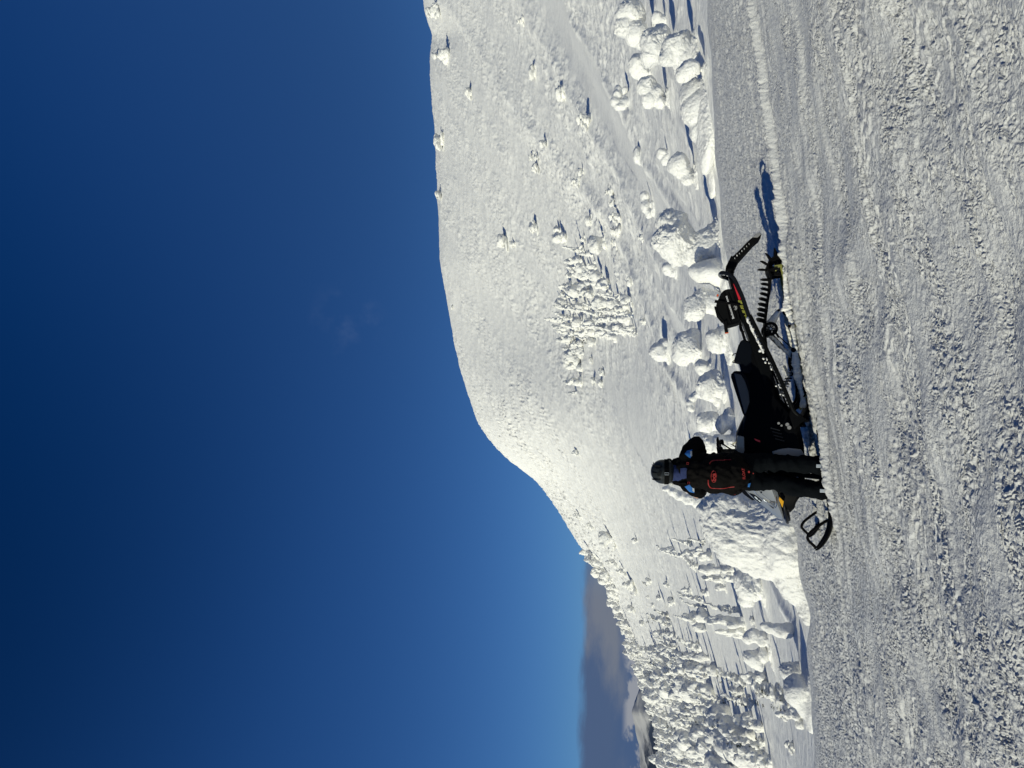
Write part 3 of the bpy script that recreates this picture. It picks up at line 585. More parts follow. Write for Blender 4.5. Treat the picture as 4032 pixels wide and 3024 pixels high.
for q in [
 ((740,782,80,190,q7),'clump','snow knob high on the right slope, nearest the right edge of the frame'),
 ((800,848,430,525,q7),'ball','snow knob in the middle of the upper right slope with a shaded lee side'),
 ((385,428,565,645,q7),'ball','small round snow knob high up under the ridge at right'),
 ((990,1047,560,665,q7),'ball','round snow ball casting a dark spot, right of centre of the slope'),
 ((1145,1218,700,860,q7),'clump','long low snow clump drawn out into a tail on the right slope'),
 ((168,222,880,965,q7),'ball','snow ball perched on the ridge line against the sky, the larger one'),
 ((188,216,1240,1305,q7),'ball','tiny snow ball on the ridge line left of the larger one'),
 ((805,838,1000,1050,q7),'ball','upper of two tiny snow knobs side by side on the open slope'),
 ((845,872,1000,1050,q7),'ball','lower of two tiny snow knobs side by side on the open slope'),
 ((820,862,1065,1125,q7),'ball','snow knob just left of the two tiny ones on the open slope'),
 ((888,932,905,962,q7),'ball','lone small snow knob down slope of the side by side knobs'),
 ((1125,1165,1095,1150,q7),'ball','smaller ball touching the double snow clump above the diagonal rim'),
 ((1100,1152,1150,1228,q7),'clump','double snow clump just above the diagonal smooth rim'),
 ((803,860,1440,1525,q7),'ball','egg shaped snow ball above the right end of the tree cluster'),
 ((600,662,1520,1615,q7),'ball','highest snow ball on the open face above the tree cluster'),
 ((675,712,1570,1615,q7),'ball','low snow knob beside the highest ball on the open face'),
 ((965,1010,1470,1525,q7),'ball','upper ball of a stacked pair right of the tree cluster'),
 ((958,1045,1515,1592,q7),'ball','lower ball of a stacked pair right of the tree cluster'),
 ((1178,1225,1408,1475,q7),'ball','round ball with a dark shadow, right of the tree cluster foot'),
 ((1145,1178,1540,1590,q7),'clump','little ragged tree at the right tip of the cluster'),
 ((1200,1312,1535,1655,q7),'ball','large shaded snow ball at the right tip of the tree cluster'),
 ((1305,1352,1210,1290,q7),'clump','first knob from the right of the snow ridge chain under the diagonal rim'),
 ((1330,1372,1290,1370,q7),'clump','second knob of the snow ridge chain under the diagonal rim'),
 ((1335,1400,1375,1460,q7),'clump','third knob of the snow ridge chain under the diagonal rim'),
 ((1345,1405,1460,1560,q7),'clump','fourth knob of the snow ridge chain, beside the shaded ball'),
 ((1345,1390,1550,1620,q7),'clump','last knob of the snow ridge chain below the shaded ball'),
 ((160,262,300,400,q7),'clump','snow lump on the ridge crest near the right edge of the frame'),
 ((118,200,20,110,q7),'clump','rough snow lump where the ridge meets the right edge'),
 ((1405,1440,300,400,q6),'clump','upper tuft at the rim below the cluster end'),
 ((1390,1425,808,890,q6),'clump','tuft with a dark lee side between the cluster and the lone ball tree'),
 ((1320,1365,590,650,q6),'ball','ring shaped little snow ball at the lower right corner of the cluster'),
 ((1085,1130,945,1005,q6),'ball','round ball standing free at the lower left of the cluster'),
 ((1085,1110,1065,1105,q6),'ball','tiny ball between the cluster and the smooth bowl'),
 ((1110,1135,1180,1230,q6),'ball','first of three tiny balls above the smooth bowl'),
 ((1140,1170,1195,1245,q6),'ball','second of three tiny balls above the smooth bowl'),
 ((1150,1182,1130,1180,q6),'ball','third of three tiny balls above the smooth bowl'),
 ((980,1025,1265,1290,q6),'clump','low snow tuft at the left end of the cluster line'),
 ((990,1025,1615,1650,q6),'ball','lone tiny tuft on the open face left of the cluster line'),
 ((270,285,750,790,q6),'ball','tiny pimple of snow on the upper face under the ridge'),
 ((60,82,58,80,q5),'ball','tiny snow ball just below the ridge above the forest'),
 ((103,150,30,78,q5),'clump','snow tuft pair below the ridge above the forest'),
 ((178,218,90,145,q5),'clump','snow tuft below the ridge, second from the top of the left spur'),
 ((255,348,150,245,q5),'ball','round ball with a tail drift on the left spur'),
 ((468,508,190,228,q5),'ball','lone ball on the smooth slope left of the helmet'),
 ((320,380,325,380,q5),'clump','ragged knot of snow on the left spur'),
 ((375,430,380,440,q5),'clump','middle knot of snow on the left spur'),
 ((410,480,440,545,q5),'clump','lowest long knot of snow on the left spur'),
 ((540,570,455,525,q5),'col','thin snowy stub in the middle of the left slope'),
 ((558,592,445,490,q5),'ball','small ball beside the thin snowy stub'),
 ((668,702,468,508,q5),'ball','lone small ball in the middle of the left slope'),
 ((560,580,560,580,q5),'ball','pea sized snow ball on the left slope'),
 ((628,655,555,592,q5),'ball','small ball at the head of two thin shadows'),
 ((692,735,565,625,q5),'ball','ball with a grey right side above the snowy columns'),
 ((440,485,625,670,q5),'ball','round ball near the ridge trees of the left spur'),
 ((515,552,715,755,q5),'ball','round ball down slope of the ridge trees'),
 ((590,612,605,640,q5),'ball','little ball on the bare slope above the snowy columns'),
 ((635,800,285,340,q5),'col','tall hooked snow ghost standing up slope of the rimed mound'),
 ((665,745,245,285,q5),'clump','bent snow arm curling right beside the tall hooked ghost'),
 ((728,850,195,245,q5),'col','snowy column at the top right of the ghost row by the mound'),
 ((830,935,190,250,q5),'col','snowy column touching the upper edge of the rimed mound'),
 ((808,925,255,330,q5),'clump','plump snowy tree in the second rank by the mound'),
 ((870,975,270,335,q5),'clump','shaded plump tree tucked against the mound'),
 ((785,895,335,420,q5),'col','leaning snowy column in the third rank by the mound'),
 ((900,1035,365,435,q5),'ball','grey sided round tree in the third rank by the mound'),
 ((1000,1110,355,430,q5),'clump','tree against the left flank of the mound, nearest its foot'),
 ((930,1040,425,485,q5),'clump','snowy tree with dark twigs showing left of the mound', True),
 ((1040,1140,420,490,q5),'clump','whitest clump left of the mound foot'),
 ((1000,1065,485,530,q5),'ball','small dark sided ball below the twiggy tree'),
 ((790,850,500,560,q5),'clump','grey tip of the snowy group standing off the left slope'),
 ((915,960,515,575,q5),'clump','small tuft at the tip of two dark shadows'),
 ((765,905,560,612,q5),'col','right one of a tight pair of snowy trees on the left slope'),
 ((780,940,605,665,q5),'col','left one of a tight pair of snowy trees on the left slope'),
 ((915,1160,612,705,q5),'col','long leaning white tree pointing down to the gully', False),
 ((975,1185,700,760,q5),'clump','heavy snowy tree behind the long leaning one'),
 ((1030,1200,765,850,q5),'clump','heavy snowy tree at the lower end of the slope row'),
 ((810,965,655,755,q5),'clump','grey flanked tree left of the tight pair'),
 ((862,938,735,795,q5),'ball','dark sided ball left of the grey flanked tree'),
 ((730,790,680,722,q5),'col','short knobbed column above the dark sided ball'),
 ((570,725,705,762,q5),'col','slim white column standing alone, the taller of two'),
 ((615,705,662,700,q5),'col','slim white column standing alone, the shorter of two'),
 ((1215,1245,690,750,q5),'ball','small drifted ball in the smooth gully'),
 ((610,665,770,830,q5),'clump','left tuft of a low ragged row mid slope'),
 ((655,705,760,830,q5),'clump','middle tuft of a low ragged row mid slope'),
 ((700,755,790,835,q5),'clump','right tuft of a low ragged row mid slope'),
 ((598,755,838,880,q5),'col','ribbed upright tree, upper of two side by side'),
 ((640,760,872,915,q5),'col','ribbed upright tree, lower of two side by side'),
 ((765,905,850,920,q5),'col','bulky leaning tree with a long dark shadow at its foot'),
 ((780,900,930,985,q5),'clump','dark twigged tree between the bulky leaning tree and the forest', True),
 ((880,960,930,985,q5),'ball','pale ball at the forest edge'),
 ((490,640,895,965,q5),'col','tall leaning tree breaking the ridge line above the forest'),
 ((880,1010,985,1070,q5),'clump','big shaded tree in the front of the forest', True),
 ((1020,1190,1060,1150,q5),'col','dark needled tree leaning over the smooth slope below the forest', True),
 ((1100,1180,1130,1210,q5),'clump','tree with dark needles showing in its middle', True),
 ((1185,1330,1045,1150,q5),'clump','snowy bush of several heads under the forest edge'),
 ((1270,1460,1160,1290,q5),'col','thick tree with dark needles at the plateau edge', True, 1.25),
 ((1400,1545,1260,1370,q5),'clump','twiggy snow heap at the plateau edge left of the thick tree', True),
 ((1060,1250,1200,1280,q5),'col','broad twiggy tree standing in the forest front', True),
 ((1135,1245,1310,1400,q5),'clump','curly snow tree with a hooked head in the forest front'),
 ((1200,1310,1350,1430,q5),'clump','many headed snow tree beside the curly one'),
 ((1450,1500,1480,1560,q5),'clump','low pointed tuft alone on the smooth lower left slope'),
 ((1030,1090,1315,1400,q5),'ball','round headed tree overhanging the smooth strip'),
 ((1020,1060,1210,1280,q5),'clump','small pillow of snow on the smooth strip in the forest'),
]:
    t_(q[0], q[1], q[2], q[3] if len(q) > 3 else False, q[4] if len(q) > 4 else 1.)
RIDGE = {'snow ball perched on the ridge line against the sky, the larger one', 'tiny snow ball on the ridge line left of the larger one', 'snow lump on the ridge crest near the right edge of the frame', 'rough snow lump where the ridge meets the right edge'}
for X, Y, h, kind, w, lab, gr in T:
    small_tree(X+(6 if lab in RIDGE else 0), Y, h+(3 if lab in RIDGE else 0), kind, lab, 'single snow covered trees on the slope', gr, w)
KW = {'col': 'slim', 'ball': 'rounded', 'clump': 'ragged'}
def name_all(rows, group_of):
    """rows: (X, Y, h, kind, green, cell text, width): look first, then place, then size within the same spot"""
    cells = {}
    for r in rows: cells.setdefault((r[3], r[4], r[5]), []).append(r)
    for (kind, green, cell), rs in cells.items():
        rs.sort(key=lambda r: -r[2]); n = len(rs); W_ = {1: [''], 2: ['taller ', 'shorter ']}.get(n, ['tallest ', 'second tallest ', 'third tallest ', 'fourth tallest ', 'fifth tallest '][:n-1]+['shortest ']*(n-min(n-1, 5)))
        for r, w in zip(rs, W_):
            small_tree(r[0], r[1], r[2], kind, f"{w}{KW[kind]} tree{' with dark twigs' if green else ''}, {cell.replace('the ', '') if n > 1 else cell}", group_of, green, r[6])
# the tight cluster in the middle of the mountain face
cl = random.Random(5)
rows = [(1000,1130,420),(985,1140,470),(960,1140,520),(985,1200,560),(1050,1215,600),(930,1210,640),(940,1170,680),(1160,1370,700),(890,1150,750),(1150,1370,760),(915,1370,800),(880,1370,850),(880,1370,890),(935,1370,925),(925,1130,960),(930,1060,1010),(975,1055,1060),(975,1050,1110),(1000,1050,1160),(980,1050,1220)]
ents = []
for (x0, x1, yc) in rows:
    x = x0+70
    while x <= x1+4:
        X, Y = q6(x, yc+cl.uniform(-22, 22)); kind = cl.choice(['clump', 'clump', 'col', 'ball'])
        e_ = 'right tip' if yc < 530 else 'right half' if yc < 650 else 'right centre' if yc < 740 else 'middle' if yc < 830 else 'left centre' if yc < 940 else 'left half' if yc < 1080 else 'left tail'
        v_ = 'top edge' if x < 1000 else 'upper part' if x < 1090 else 'middle height' if x < 1180 else 'lower part' if x < 1280 else 'bottom edge'
        ents.append((X, Y, cl.uniform(29, 44)*(1.15 if kind == 'col' else .85), kind, cl.random() < .08, f'{v_} in the {e_} of the mid slope cluster', 1.0)); x += cl.uniform(50, 70)
name_all(ents, 'trees of the tight cluster on the mountain face')
# forest on the left: a fringe on the ridge and a dense wood below it
fr = random.Random(8)
rx = [(270,165),(340,215),(390,240),(430,270),(500,312),(600,330),(700,372),(790,412),(840,447),(920,452),(980,482),(1100,515),(1200,572),(1300,592),(1400,622),(1500,642),(1680,655)]
def ridge_x(y): return float(np.interp(y, [a[0] for a in rx], [a[1] for a in rx]))
y = 285; ents = []
while y < 1680:
    x = ridge_x(y)+fr.uniform(42, 62); X, Y = q5(x, y); n_ = int((y-285)/140)
    part_ = ['high start', 'first dip', 'first rise', 'above the lone columns', 'before the wood', 'start of the wood', 'over the cloud puffs', 'under the far peak', 'low stretch', 'end at the frame edge'][min(n_, 9)]
    ents.append((X, Y, fr.uniform(17, 28), fr.choice(['col', 'clump', 'clump', 'ball']), fr.random() < .04, f'skyline fringe at left, {part_}', 1.0)); y += fr.uniform(15, 26)
name_all(ents, 'trees along the left skyline')
nf = 0; pts = []; ents = []
while nf < 145:
    y = fr.uniform(890, 1690); lo = ridge_x(y)+75; hi = float(np.interp(y, [890, 1000, 1150, 1300, 1500, 1690], [760, 900, 1010, 1080, 1330, 1400]))
    t = fr.random()**1.15; x = lo+(hi-lo)*t
    strip = 560+(y-930)*.42
    if abs(x-strip-30) < 26 and fr.random() < .85: continue
    X, Y = q5(x, y); mind = 9+(X-1380)*.055
    if any((X-a)**2+(Y-b)**2 < mind*mind for a, b in pts):
        if fr.random() < .98: continue
    pts.append((X, Y)); h = float(np.interp(X, [1390, 1450, 1550, 1680], [24, 36, 48, 66]))*fr.uniform(.8, 1.25)
    rk = ['back', 'second', 'third', 'fourth', 'front'][min(4, int(t*5))]; sec = ['right end', 'right half', 'middle', 'left half', 'left end', 'frame edge'][min(5, int((Y-1398)/46))]
    ents.append((X, Y, h, fr.choice(['col', 'clump', 'clump', 'col', 'ball']), fr.random() < .16, f'{rk} rank of the left wood, at its {sec}', 1.0)); nf += 1
name_all(ents, 'trees of the dense left wood')

# ------------------------------------------------------------------ the snowmobile (x = towards its tail, y = away from the viewer, z = up)
mat('black_plastic', (.004, .0042, .0048), .5, noise=(60, .15, .3)); mat('black_gloss', (.008, .009, .011), .25, coat=.3)
mat('black_rubber', (.0055, .0055, .006), .65, noise=(80, .3, .3)); mat('black_metal', (.006, .0065, .007), .42, .3)
mat('seat_vinyl', (.004, .0055, .009), .6, noise=(140, .25, .2)); mat('hood_grey', (.20, .215, .235), .32, coat=.4, noise=(9, .02, .05))
mat('hood_grey_dark', (.045, .050, .058), .45); mat('chrome', (.6, .62, .65), .15, 1.); mat('lens', (.55, .6, .62), .08, coat=1.)
mat('orange_reflector', (.85, .42, .01), .35); mat('red_paint', (.62, .02, .03), .4); mat('lime_paint', (.50, .50, .08), .5)
mat('yellow_rail', (.24, .24, .06), .5, noise=(30, .2, .15)); mat('grey_plastic', (.25, .25, .25), .5); mat('shock_metal', (.35, .36, .38), .3, .8)
mat('tan_plastic', (.55, .52, .40), .5)
MROT = (R(-5.5), -math.atan(.14), 0); MPOS = (MACH[0], MACH[1], MACH[2]-.024)
sled = empty('snowmobile', MPOS, MROT); tag(sled, 'black and grey mountain snowmobile parked nose left on the snow behind the rider', 'snowmobile')
def part(name, fn, m, parent=sled, smooth=True, bevel=0, label=None):
    bm = bmesh.new(); fn(bm); o = bm_obj(name, bm, m, parent, smooth, bevel); 
    if label: o['label'] = label
    return o
def crust(name, parent, blobs, vox=.009, amp=1., m=None):
    """snow stuck to a part: blobs (x,y,z,rx,ry,rz)"""
    bm = bmesh.new()
    for b in blobs: a_sphere(bm, b[:3], tuple(b[3:6]), 2)
    me = remeshed(bm, vox, 1, lambda p, n: amp*(.020*np.abs(pn3(p, .06, 2))+.012*np.abs(pn3(p, .025, 3))-.008), name); me.materials.append(M_rime)
    o = bpy.data.objects.new(name, me); return link(o, parent)
# tunnel
TUN = [(1.33, .675), (1.20, .660), (.82, .600), (.55, .545), (.1, .47), (-.35, .42), (-.35, .28), (.30, .375), (.57, .455), (.80, .515), (1.00, .545), (1.22, .590)]
part_t = part('tunnel', lambda b: a_prism(b, TUN, -.20, .20), 'black_metal', bevel=.012)
def strip(b, p0, p1, w0, w1, y=-.203, th=.004):
    p0, p1 = Vector((p0[0], 0, p0[1])), Vector((p1[0], 0, p1[1])); d = (p1-p0).normalized(); n = Vector((-d.z, 0, d.x))
    pr = [(p0+n*w0).xz, (p0-n*w0).xz, (p1-n*w1).xz, (p1+n*w1).xz]; a_prism(b, [tuple(q) for q in pr], y-th, y+th*.2)
part('tunnel_stripe', lambda b: strip(b, (1.235, .632), (1.045, .588), .002, .013), 'red_paint', part_t, smooth=False)
def hatch(b):
    p0 = Vector((1.035, .587)); p1 = Vector((.825, .541)); d = (p1-p0).normalized(); n = Vector((-d.y, d.x))
    for i in range(26):
        if i in (6, 12, 13, 18, 23): continue
        c = p0.lerp(p1, i/25); w = .024 if i < 20 else .018; sl = .010
        hh = [(.9, -.9), (.9, -.2), (.9, -.9), (.2, -.9), (.9, -.9)][(i//3) % 5]
        q = [c+n*w*hh[0]+d*sl, c+n*w*hh[0]+d*(sl+.0045), c+n*w*hh[1]+d*(-sl+.0045), c+n*w*hh[1]-d*sl]
        a_prism(b, [tuple(v) for v in q], -.207, -.2025)
part('hatched_lettering', hatch, 'lime_paint', part_t, smooth=False)
part('tunnel_rail', lambda b: (a_tube(b, catmull([(.92, -.16, .635), (.75, -.17, .615), (.56, -.17, .585)], 5), .009, 8), a_tube(b, catmull([(.76, -.185, .60), (.75, -.185, .632), (.69, -.185, .622), (.68, -.185, .59)], 5), .008, 8), None), 'black_metal', part_t)
part('tunnel_rail', lambda b: a_tube(b, [(.92, .16, .635), (.56, .17, .585)], .009, 8), 'black_metal', part_t)
bump = catmull([(.62, -.225, .462), (.85, -.225, .520), (1.05, -.225, .555), (1.20, -.22, .592), (1.295, -.215, .622), (1.355, -.205, .672), (1.385, -.17, .735), (1.39, -.05, .755), (1.39, .05, .755), (1.385, .17, .735), (1.355, .205, .672), (1.295, .215, .622), (1.20, .22, .60), (1.05, .225, .555)], 6)
part('rear_bumper', lambda b: a_tube(b, bump, .023, 12), 'black_gloss')
fl = part('snow_flap', lambda b: a_prism(b, [(1.30, .665), (1.42, .672), (1.475, .640), (1.53, .628), (1.60, .530), (1.70, .400), (1.752, .318), (1.765, .268), (1.742, .252), (1.695, .288), (1.655, .352), (1.58, .440), (1.50, .535), (1.40, .605), (1.30, .615)], -.13, .13), 'black_rubber', bevel=.01)
part('reflector', lambda b: a_prism(b, [(1.728, .352), (1.758, .318), (1.768, .268), (1.745, .256), (1.715, .300)], -.136, .10), 'grey_plastic', fl, bevel=.004)
part('flap_bracket', lambda b: (a_tube(b, [(1.36, -.12, .70), (1.45, -.12, .675), (1.56, -.12, .60)], .010, 8), a_tube(b, [(1.36, .12, .70), (1.45, .12, .675), (1.56, .12, .60)], .010, 8), a_box(b, (1.42, 0, .62), (.05, .24, .05))), 'black_metal', fl)
crust('snow_crust', fl, [(1.53+.022*i, -.12, .575-.029*i, .020, .015, .007) for i in range(7)], .005, .3)
# track: a closed belt with tall paddles
top = catmull([(1.352, 0, .245), (1.25, 0, .228), (1.12, 0, .250), (.99, 0, .290), (.88, 0, .318), (.76, 0, .348), (.60, 0, .372), (.2, 0, .375), (-.15, 0, .36), (-.32, 0, .31), (-.40, 0, .23), (-.38, 0, .14), (-.25, 0, .045), (.1, 0, .018), (.6, 0, .012), (1.1, 0, .012), (1.30, 0, .015), (1.40, 0, .035), (1.455, 0, .090), (1.462, 0, .15), (1.425, 0, .215)], 10, closed=True)
def resample(pts, n):
    L_ = [0]
    for i in range(len(pts)): L_.append(L_[-1]+(pts[(i+1) % len(pts)]-pts[i]).length)
    o = []
    for k in range(n):
        t = L_[-1]*k/n; i = max(j for j in range(len(pts)) if L_[j] <= t); f = (t-L_[i])/max(1e-9, L_[i+1]-L_[i]); o.append(pts[i].lerp(pts[(i+1) % len(pts)], f))
    return o
belt = resample(top, 180)
def f_belt(b):
    rs = []
    for i, p in enumerate(belt):
        d = (belt[(i+1) % 180]-belt[i-1]).normalized(); n = Vector((d.z, 0, -d.x))
        rs.append([b.verts.new(p+n*w+Vector((0, y, 0))) for (y, w) in ((-.19, -.009), (-.19, .009), (.19, .009), (.19, -.009))])
    for i in range(180):
        A, B = rs[i], rs[(i+1) % 180]
        for k in range(4): b.faces.new((A[k], A[(k+1) % 4], B[(k+1) % 4], B[k]))
track = part('track', f_belt, 'black_rubber', smooth=False)
pad = resample(top, 68)
def paddle_mesh():
    b = bmesh.new()
    for y0, y1 in ((-.188, -.075), (-.055, .055), (.075, .188)):
        prof = [(-.012, 0), (.013, 0), (.020, .030), (.022, .060), (.012, .085), (.002, .086), (-.004, .055), (-.010, .025)]
        a_prism(b, prof, y0, y1, 0, 0)
    for v in b.verts: v.co.x += .15*v.co.y
    bmesh.ops.recalc_face_normals(b, faces=b.faces[:]); me = bpy.data.meshes.new('paddle'); b.to_mesh(me); b.free(); me.materials.append(MAT['black_rubber']); return me
pm = paddle_mesh()
for i in range(68):
    p = pad[i]; d = (pad[(i+1) % 68]-pad[i-1]).normalized(); n = Vector((d.z, 0, -d.x))
    c = sum(pad, Vector())/68
    if n.dot(p-c) < 0: n = -n
    if p.x < .72 and p.z > .2: continue                # hidden in the tunnel, nothing of them shows
    o = bpy.data.objects.new('paddle', pm); link(o, track); t = n.cross(Vector((0, 1, 0)))
    o.matrix_local = Matrix(((-t.x, 0, n.x, p.x+n.x*.006), (-t.y, 1, n.y, p.y), (-t.z, 0, n.z, p.z+n.z*.006), (0, 0, 0, 1)))
# wheels
def wheel(x, y, z, r, w, name='idler_wheel', rim='black_gloss'):
    o = part(name, lambda b: a_disc(b, (x, y, z), r, w, 36, r*.62), 'black_rubber')
    def rimf(b):
        a_disc(b, (x, y, z), r*.30, w*.9, 24)
        for k in range(8):
            t = k*math.pi/4; a_box(b, (x+math.cos(t)*r*.46, y, z+math.sin(t)*r*.46), (r*.42, w*.4, r*.13), Matrix.Rotation(-t, 3, 'Y'))
    part('rim', rimf, rim, o); part('bolt', lambda b: a_disc(b, (x, y-w*.55, z), r*.16, w*.3, 12), 'shock_metal', o); return o
wheel(1.352, -.115, .130, .105, .03); wheel(1.352, .115, .130, .105, .03)
wheel(.667, -.225, .312, .078, .035, 'carrier_wheel'); wheel(.667, .225, .312, .078, .035, 'carrier_wheel')
for x in (.25, .85): wheel(x, -.11, .085, .05, .025); wheel(x, .11, .085, .05, .025)
# slide rails with packed snow
for s in (-1, 1):
    rail = part('slide_rail', lambda b: (a_prism(b, [(1.375, .105), (1.33, .115), (1.22, .105), (.9, .092), (.3, .075), (-.15, .09), (-.25, .14), (-.28, .12), (-.18, .045), (.2, .03), (1.25, .035), (1.33, .05)], s*.145-.012, s*.145+.012)), 'yellow_rail', bevel=.004)
    ym = 'yellow_rail' if s < 0 else 'black_metal'
    part('axle_block', lambda b: (a_box(b, (1.352, s*.165, .132), (.030, .02, .085)), a_box(b, (1.325, s*.165, .165), (.05, .018, .016)), a_box(b, (1.325, s*.165, .10), (.05, .018, .016))), ym, rail, bevel=.004)
    part('rail_bracket', lambda b: a_box(b, (.34, s*.165, .10), (.12, .02, .04)), ym, rail, bevel=.004)
    if s < 0:
        bl = []; rg = random.Random(3)
        for i in range(60):
            x = 1.315-i*.0262; hgt = np.interp(x, [-.25, -.05, .1, .3, .45, .62, .75, .87, .95, 1.1, 1.30], [.05, .055, .09, .08, .055, .05, .055, .095, .07, .055, .035])
            bl.append((x, -.165+rg.uniform(-.01, .01), .055+hgt*.5, .03, .028, hgt*.62*rg.uniform(.85, 1.1)))
        for i in range(5): bl.append((.88-.008*i, -.15, .12+.018*i, .022, .02, .02))
        crust('packed_snow', rail, bl, .007, .45)
    else: crust('packed_snow', rail, [(1.2-i*.05, .165, .09, .04, .03, .04) for i in range(28)], .009, .5)
part('slide_rail_clip', lambda b: a_box(b, (.655, -.20, .075), (.045, .012, .035)), 'grey_plastic', bevel=.003)
part('slide_rail_clip', lambda b: a_box(b, (.665, -.20, .112), (.035, .014, .03)), 'black_metal', bevel=.003)
part('rail_bolt', lambda b: a_disc(b, (.76, -.20, .055), .008, .02, 12), 'black_metal'); part('rail_ring', lambda b: a_disc(b, (.10, -.20, .04), .022, .02, 20, .010), 'grey_plastic')
# rear arm, rods, shocks, all rimed
ar = part('rear_suspension_arm', lambda b: (a_tube(b, [(.86, -.10, .18), (.70, -.12, .30), (.60, -.10, .35)], [.022, .032, .03]), a_tube(b, [(.86, .10, .18), (.70, .12, .30), (.60, .10, .35)], [.022, .032, .03]), a_tube(b, [(.86, -.19, .195), (.86, .19, .195)], .014)), 'black_metal')
crust('snow_crust', ar, [(.845-.02*i, -.12, .20+.016*i, .035+.004*i, .035, .024+.005*i) for i in range(8)]+[(.60-.03*i, -.10, .33-.03*i, .03, .02, .018) for i in range(4)], .006, .25)
part('linkage_rod', lambda b: (a_tube(b, [(.594, -.175, .250), (.357, -.175, .070)], .006, 8), a_disc(b, (.40, -.18, .105), .028, .03, 20), a_tube(b, [(.72, -.10, .295), (.56, -.10, .23)], .012)), 'black_metal')
sh = part('rear_shock', lambda b: (a_tube(b, [(.56, -.05, .29), (.30, -.05, .10)], .022), a_tube(b, [(.62, -.05, .32), (.45, -.05, .21)], .032)), 'shock_metal')
crust('snow_crust', sh, [(.52-.028*i, -.09, .265-.020*i, .026, .02, .018+.006*math.sin(i*1.9)) for i in range(16)]+[(.22-.03*i, -.08, .215-.008*i, .028, .02, .02) for i in range(4)]+[(.40-.02*i, -.11, .13-.004*i, .022, .02, .022) for i in range(6)], .006, .3)
def coil(b):
    pts = []
    for i in range(97): t = i/96; a = t*2*math.pi*5.5; c = Vector((.17-.16*t, 0, .14+.10*t)); pts.append(c+Vector((.028*math.cos(a)*.5, .032*math.sin(a)-.06, .030*math.cos(a))))
    a_tube(b, pts, .0055, 6)
fs = part('front_shock', lambda b: a_tube(b, [(.20, -.06, .12), (-.06, -.06, .29)], .014), 'shock_metal'); part('spring', coil, 'black_metal', fs)
fa = part('front_suspension_arm', lambda b: (a_tube(b, catmull([(.42, -.15, .10), (.25, -.15, .14), (.05, -.15, .10), (-.15, -.15, .12), (-.30, -.15, .24)], 5), .016), a_tube(b, catmull([(.42, .15, .10), (.25, .15, .14), (.05, .15, .10), (-.15, .15, .12), (-.30, .15, .24)], 5), .016), a_tube(b, [(.06, -.19, .045), (-.10, -.17, .06), (-.22, -.15, .13), (-.30, -.15, .25)], .018)), 'black_metal')
crust('snow_crust', fa, [(.30-.03*i, -.16, .105-.002*i, .03, .025, .026) for i in range(10)]+[(.02-.025*i, -.165, .075+.003*i*i*.12, .024, .02, .020) for i in range(11)], .006, .3)
# running boards with snow
for s in (-1, 1):
    pr = [(.80, .512), (.573, .446), (.305, .368), (.05, .300), (-.20, .245), (-.30, .225), (-.30, .200), (-.20, .222), (.05, .275), (.305, .343), (.573, .421), (.80, .487)]
    rb = part('running_board', lambda b: a_prism(b, pr, s*.20, s*.45) if s > 0 else a_prism(b, pr, -.45, -.20), 'black_metal', bevel=.004)
    def edge(b):
        a_tube(b, [(.84, s*.455, .520), (.573, s*.455, .438), (.305, s*.455, .358), (.05, s*.455, .290), (-.25, s*.455, .222), (-.36, s*.43, .15)], .020, 8)
        for i in range(26): x = .78-i*.04; a_box(b, (x, s*.44, np.interp(x, [-.25, .05, .305, .573, .84], [.250, .318, .388, .468, .548])), (.012, .03, .016))
    part('edge_rail', edge, 'black_metal', rb)
    rg = random.Random(17)
    bl = []
    for i in range(44):
        x = .80-i*.023; z = np.interp(x, [-.25, .05, .305, .573, .84], [.252, .318, .388, .470, .548]); w = 1.0 if x > .36 else (.75 if x > .1 else .55)
        if rg.random() < (.03 if x > .42 else .60): continue
        bl.append((x, s*(.40-rg.uniform(0, .05)), z+.006, .032 if x > .42 else .018, .045*w, .016*w*rg.uniform(.6, 1.3)))
        if x < .46 and rg.random() < .40: bl.append((x+.01, s*(.32-rg.uniform(0, .08)), z+.02+rg.uniform(0, .03)*w, .022*w, .03*w, .020*w*rg.uniform(.6, 1.6)))
    crust('packed_snow', rb, bl, .006, .6)
# seat
seat = part('seat', lambda b: (a_prism(b, [(.259, .752), (.225, .792), (.195, .800), (.03, .776), (-.256, .727), (-.275, .70), (-.25, .62), (.0, .60), (.15, .615), (.24, .66)], -.12, .12)), 'seat_vinyl', bevel=.022)
part('seat_side_panel', lambda b: a_prism(b, [(.235, .765), (.205, .690), (.125, .656), (.00, .635), (-.120, .640), (-.245, .700), (-.24, .715)], -.128, .128), 'hood_grey_dark', seat, bevel=.006, label='dark blue grey side of the seat')
tank = part('rear_seat_base', lambda b: (a_prism(b, [(.60, .600), (.585, .640), (.545, .668), (.45, .708), (.375, .742), (.352, .735), (.33, .690), (.23, .677), (.20, .60), (.30, .52), (.55, .53)], -.14, .14)), 'seat_vinyl', bevel=.018)
part('latch', lambda b: (a_tube(b, [(.455, -.06, .705), (.45, -.06, .742), (.43, -.06, .748)], .006, 8), a_tube(b, [(.375, -.06, .742), (.365, -.06, .765), (.335, -.06, .70)], .007, 8)), 'black_metal', tank)
part('tank_cap_panel', lambda b: a_prism(b, [(.33, .694), (.225, .682), (.215, .662), (.32, .668)], -.10, .10), 'grey_plastic', tank, bevel=.004)
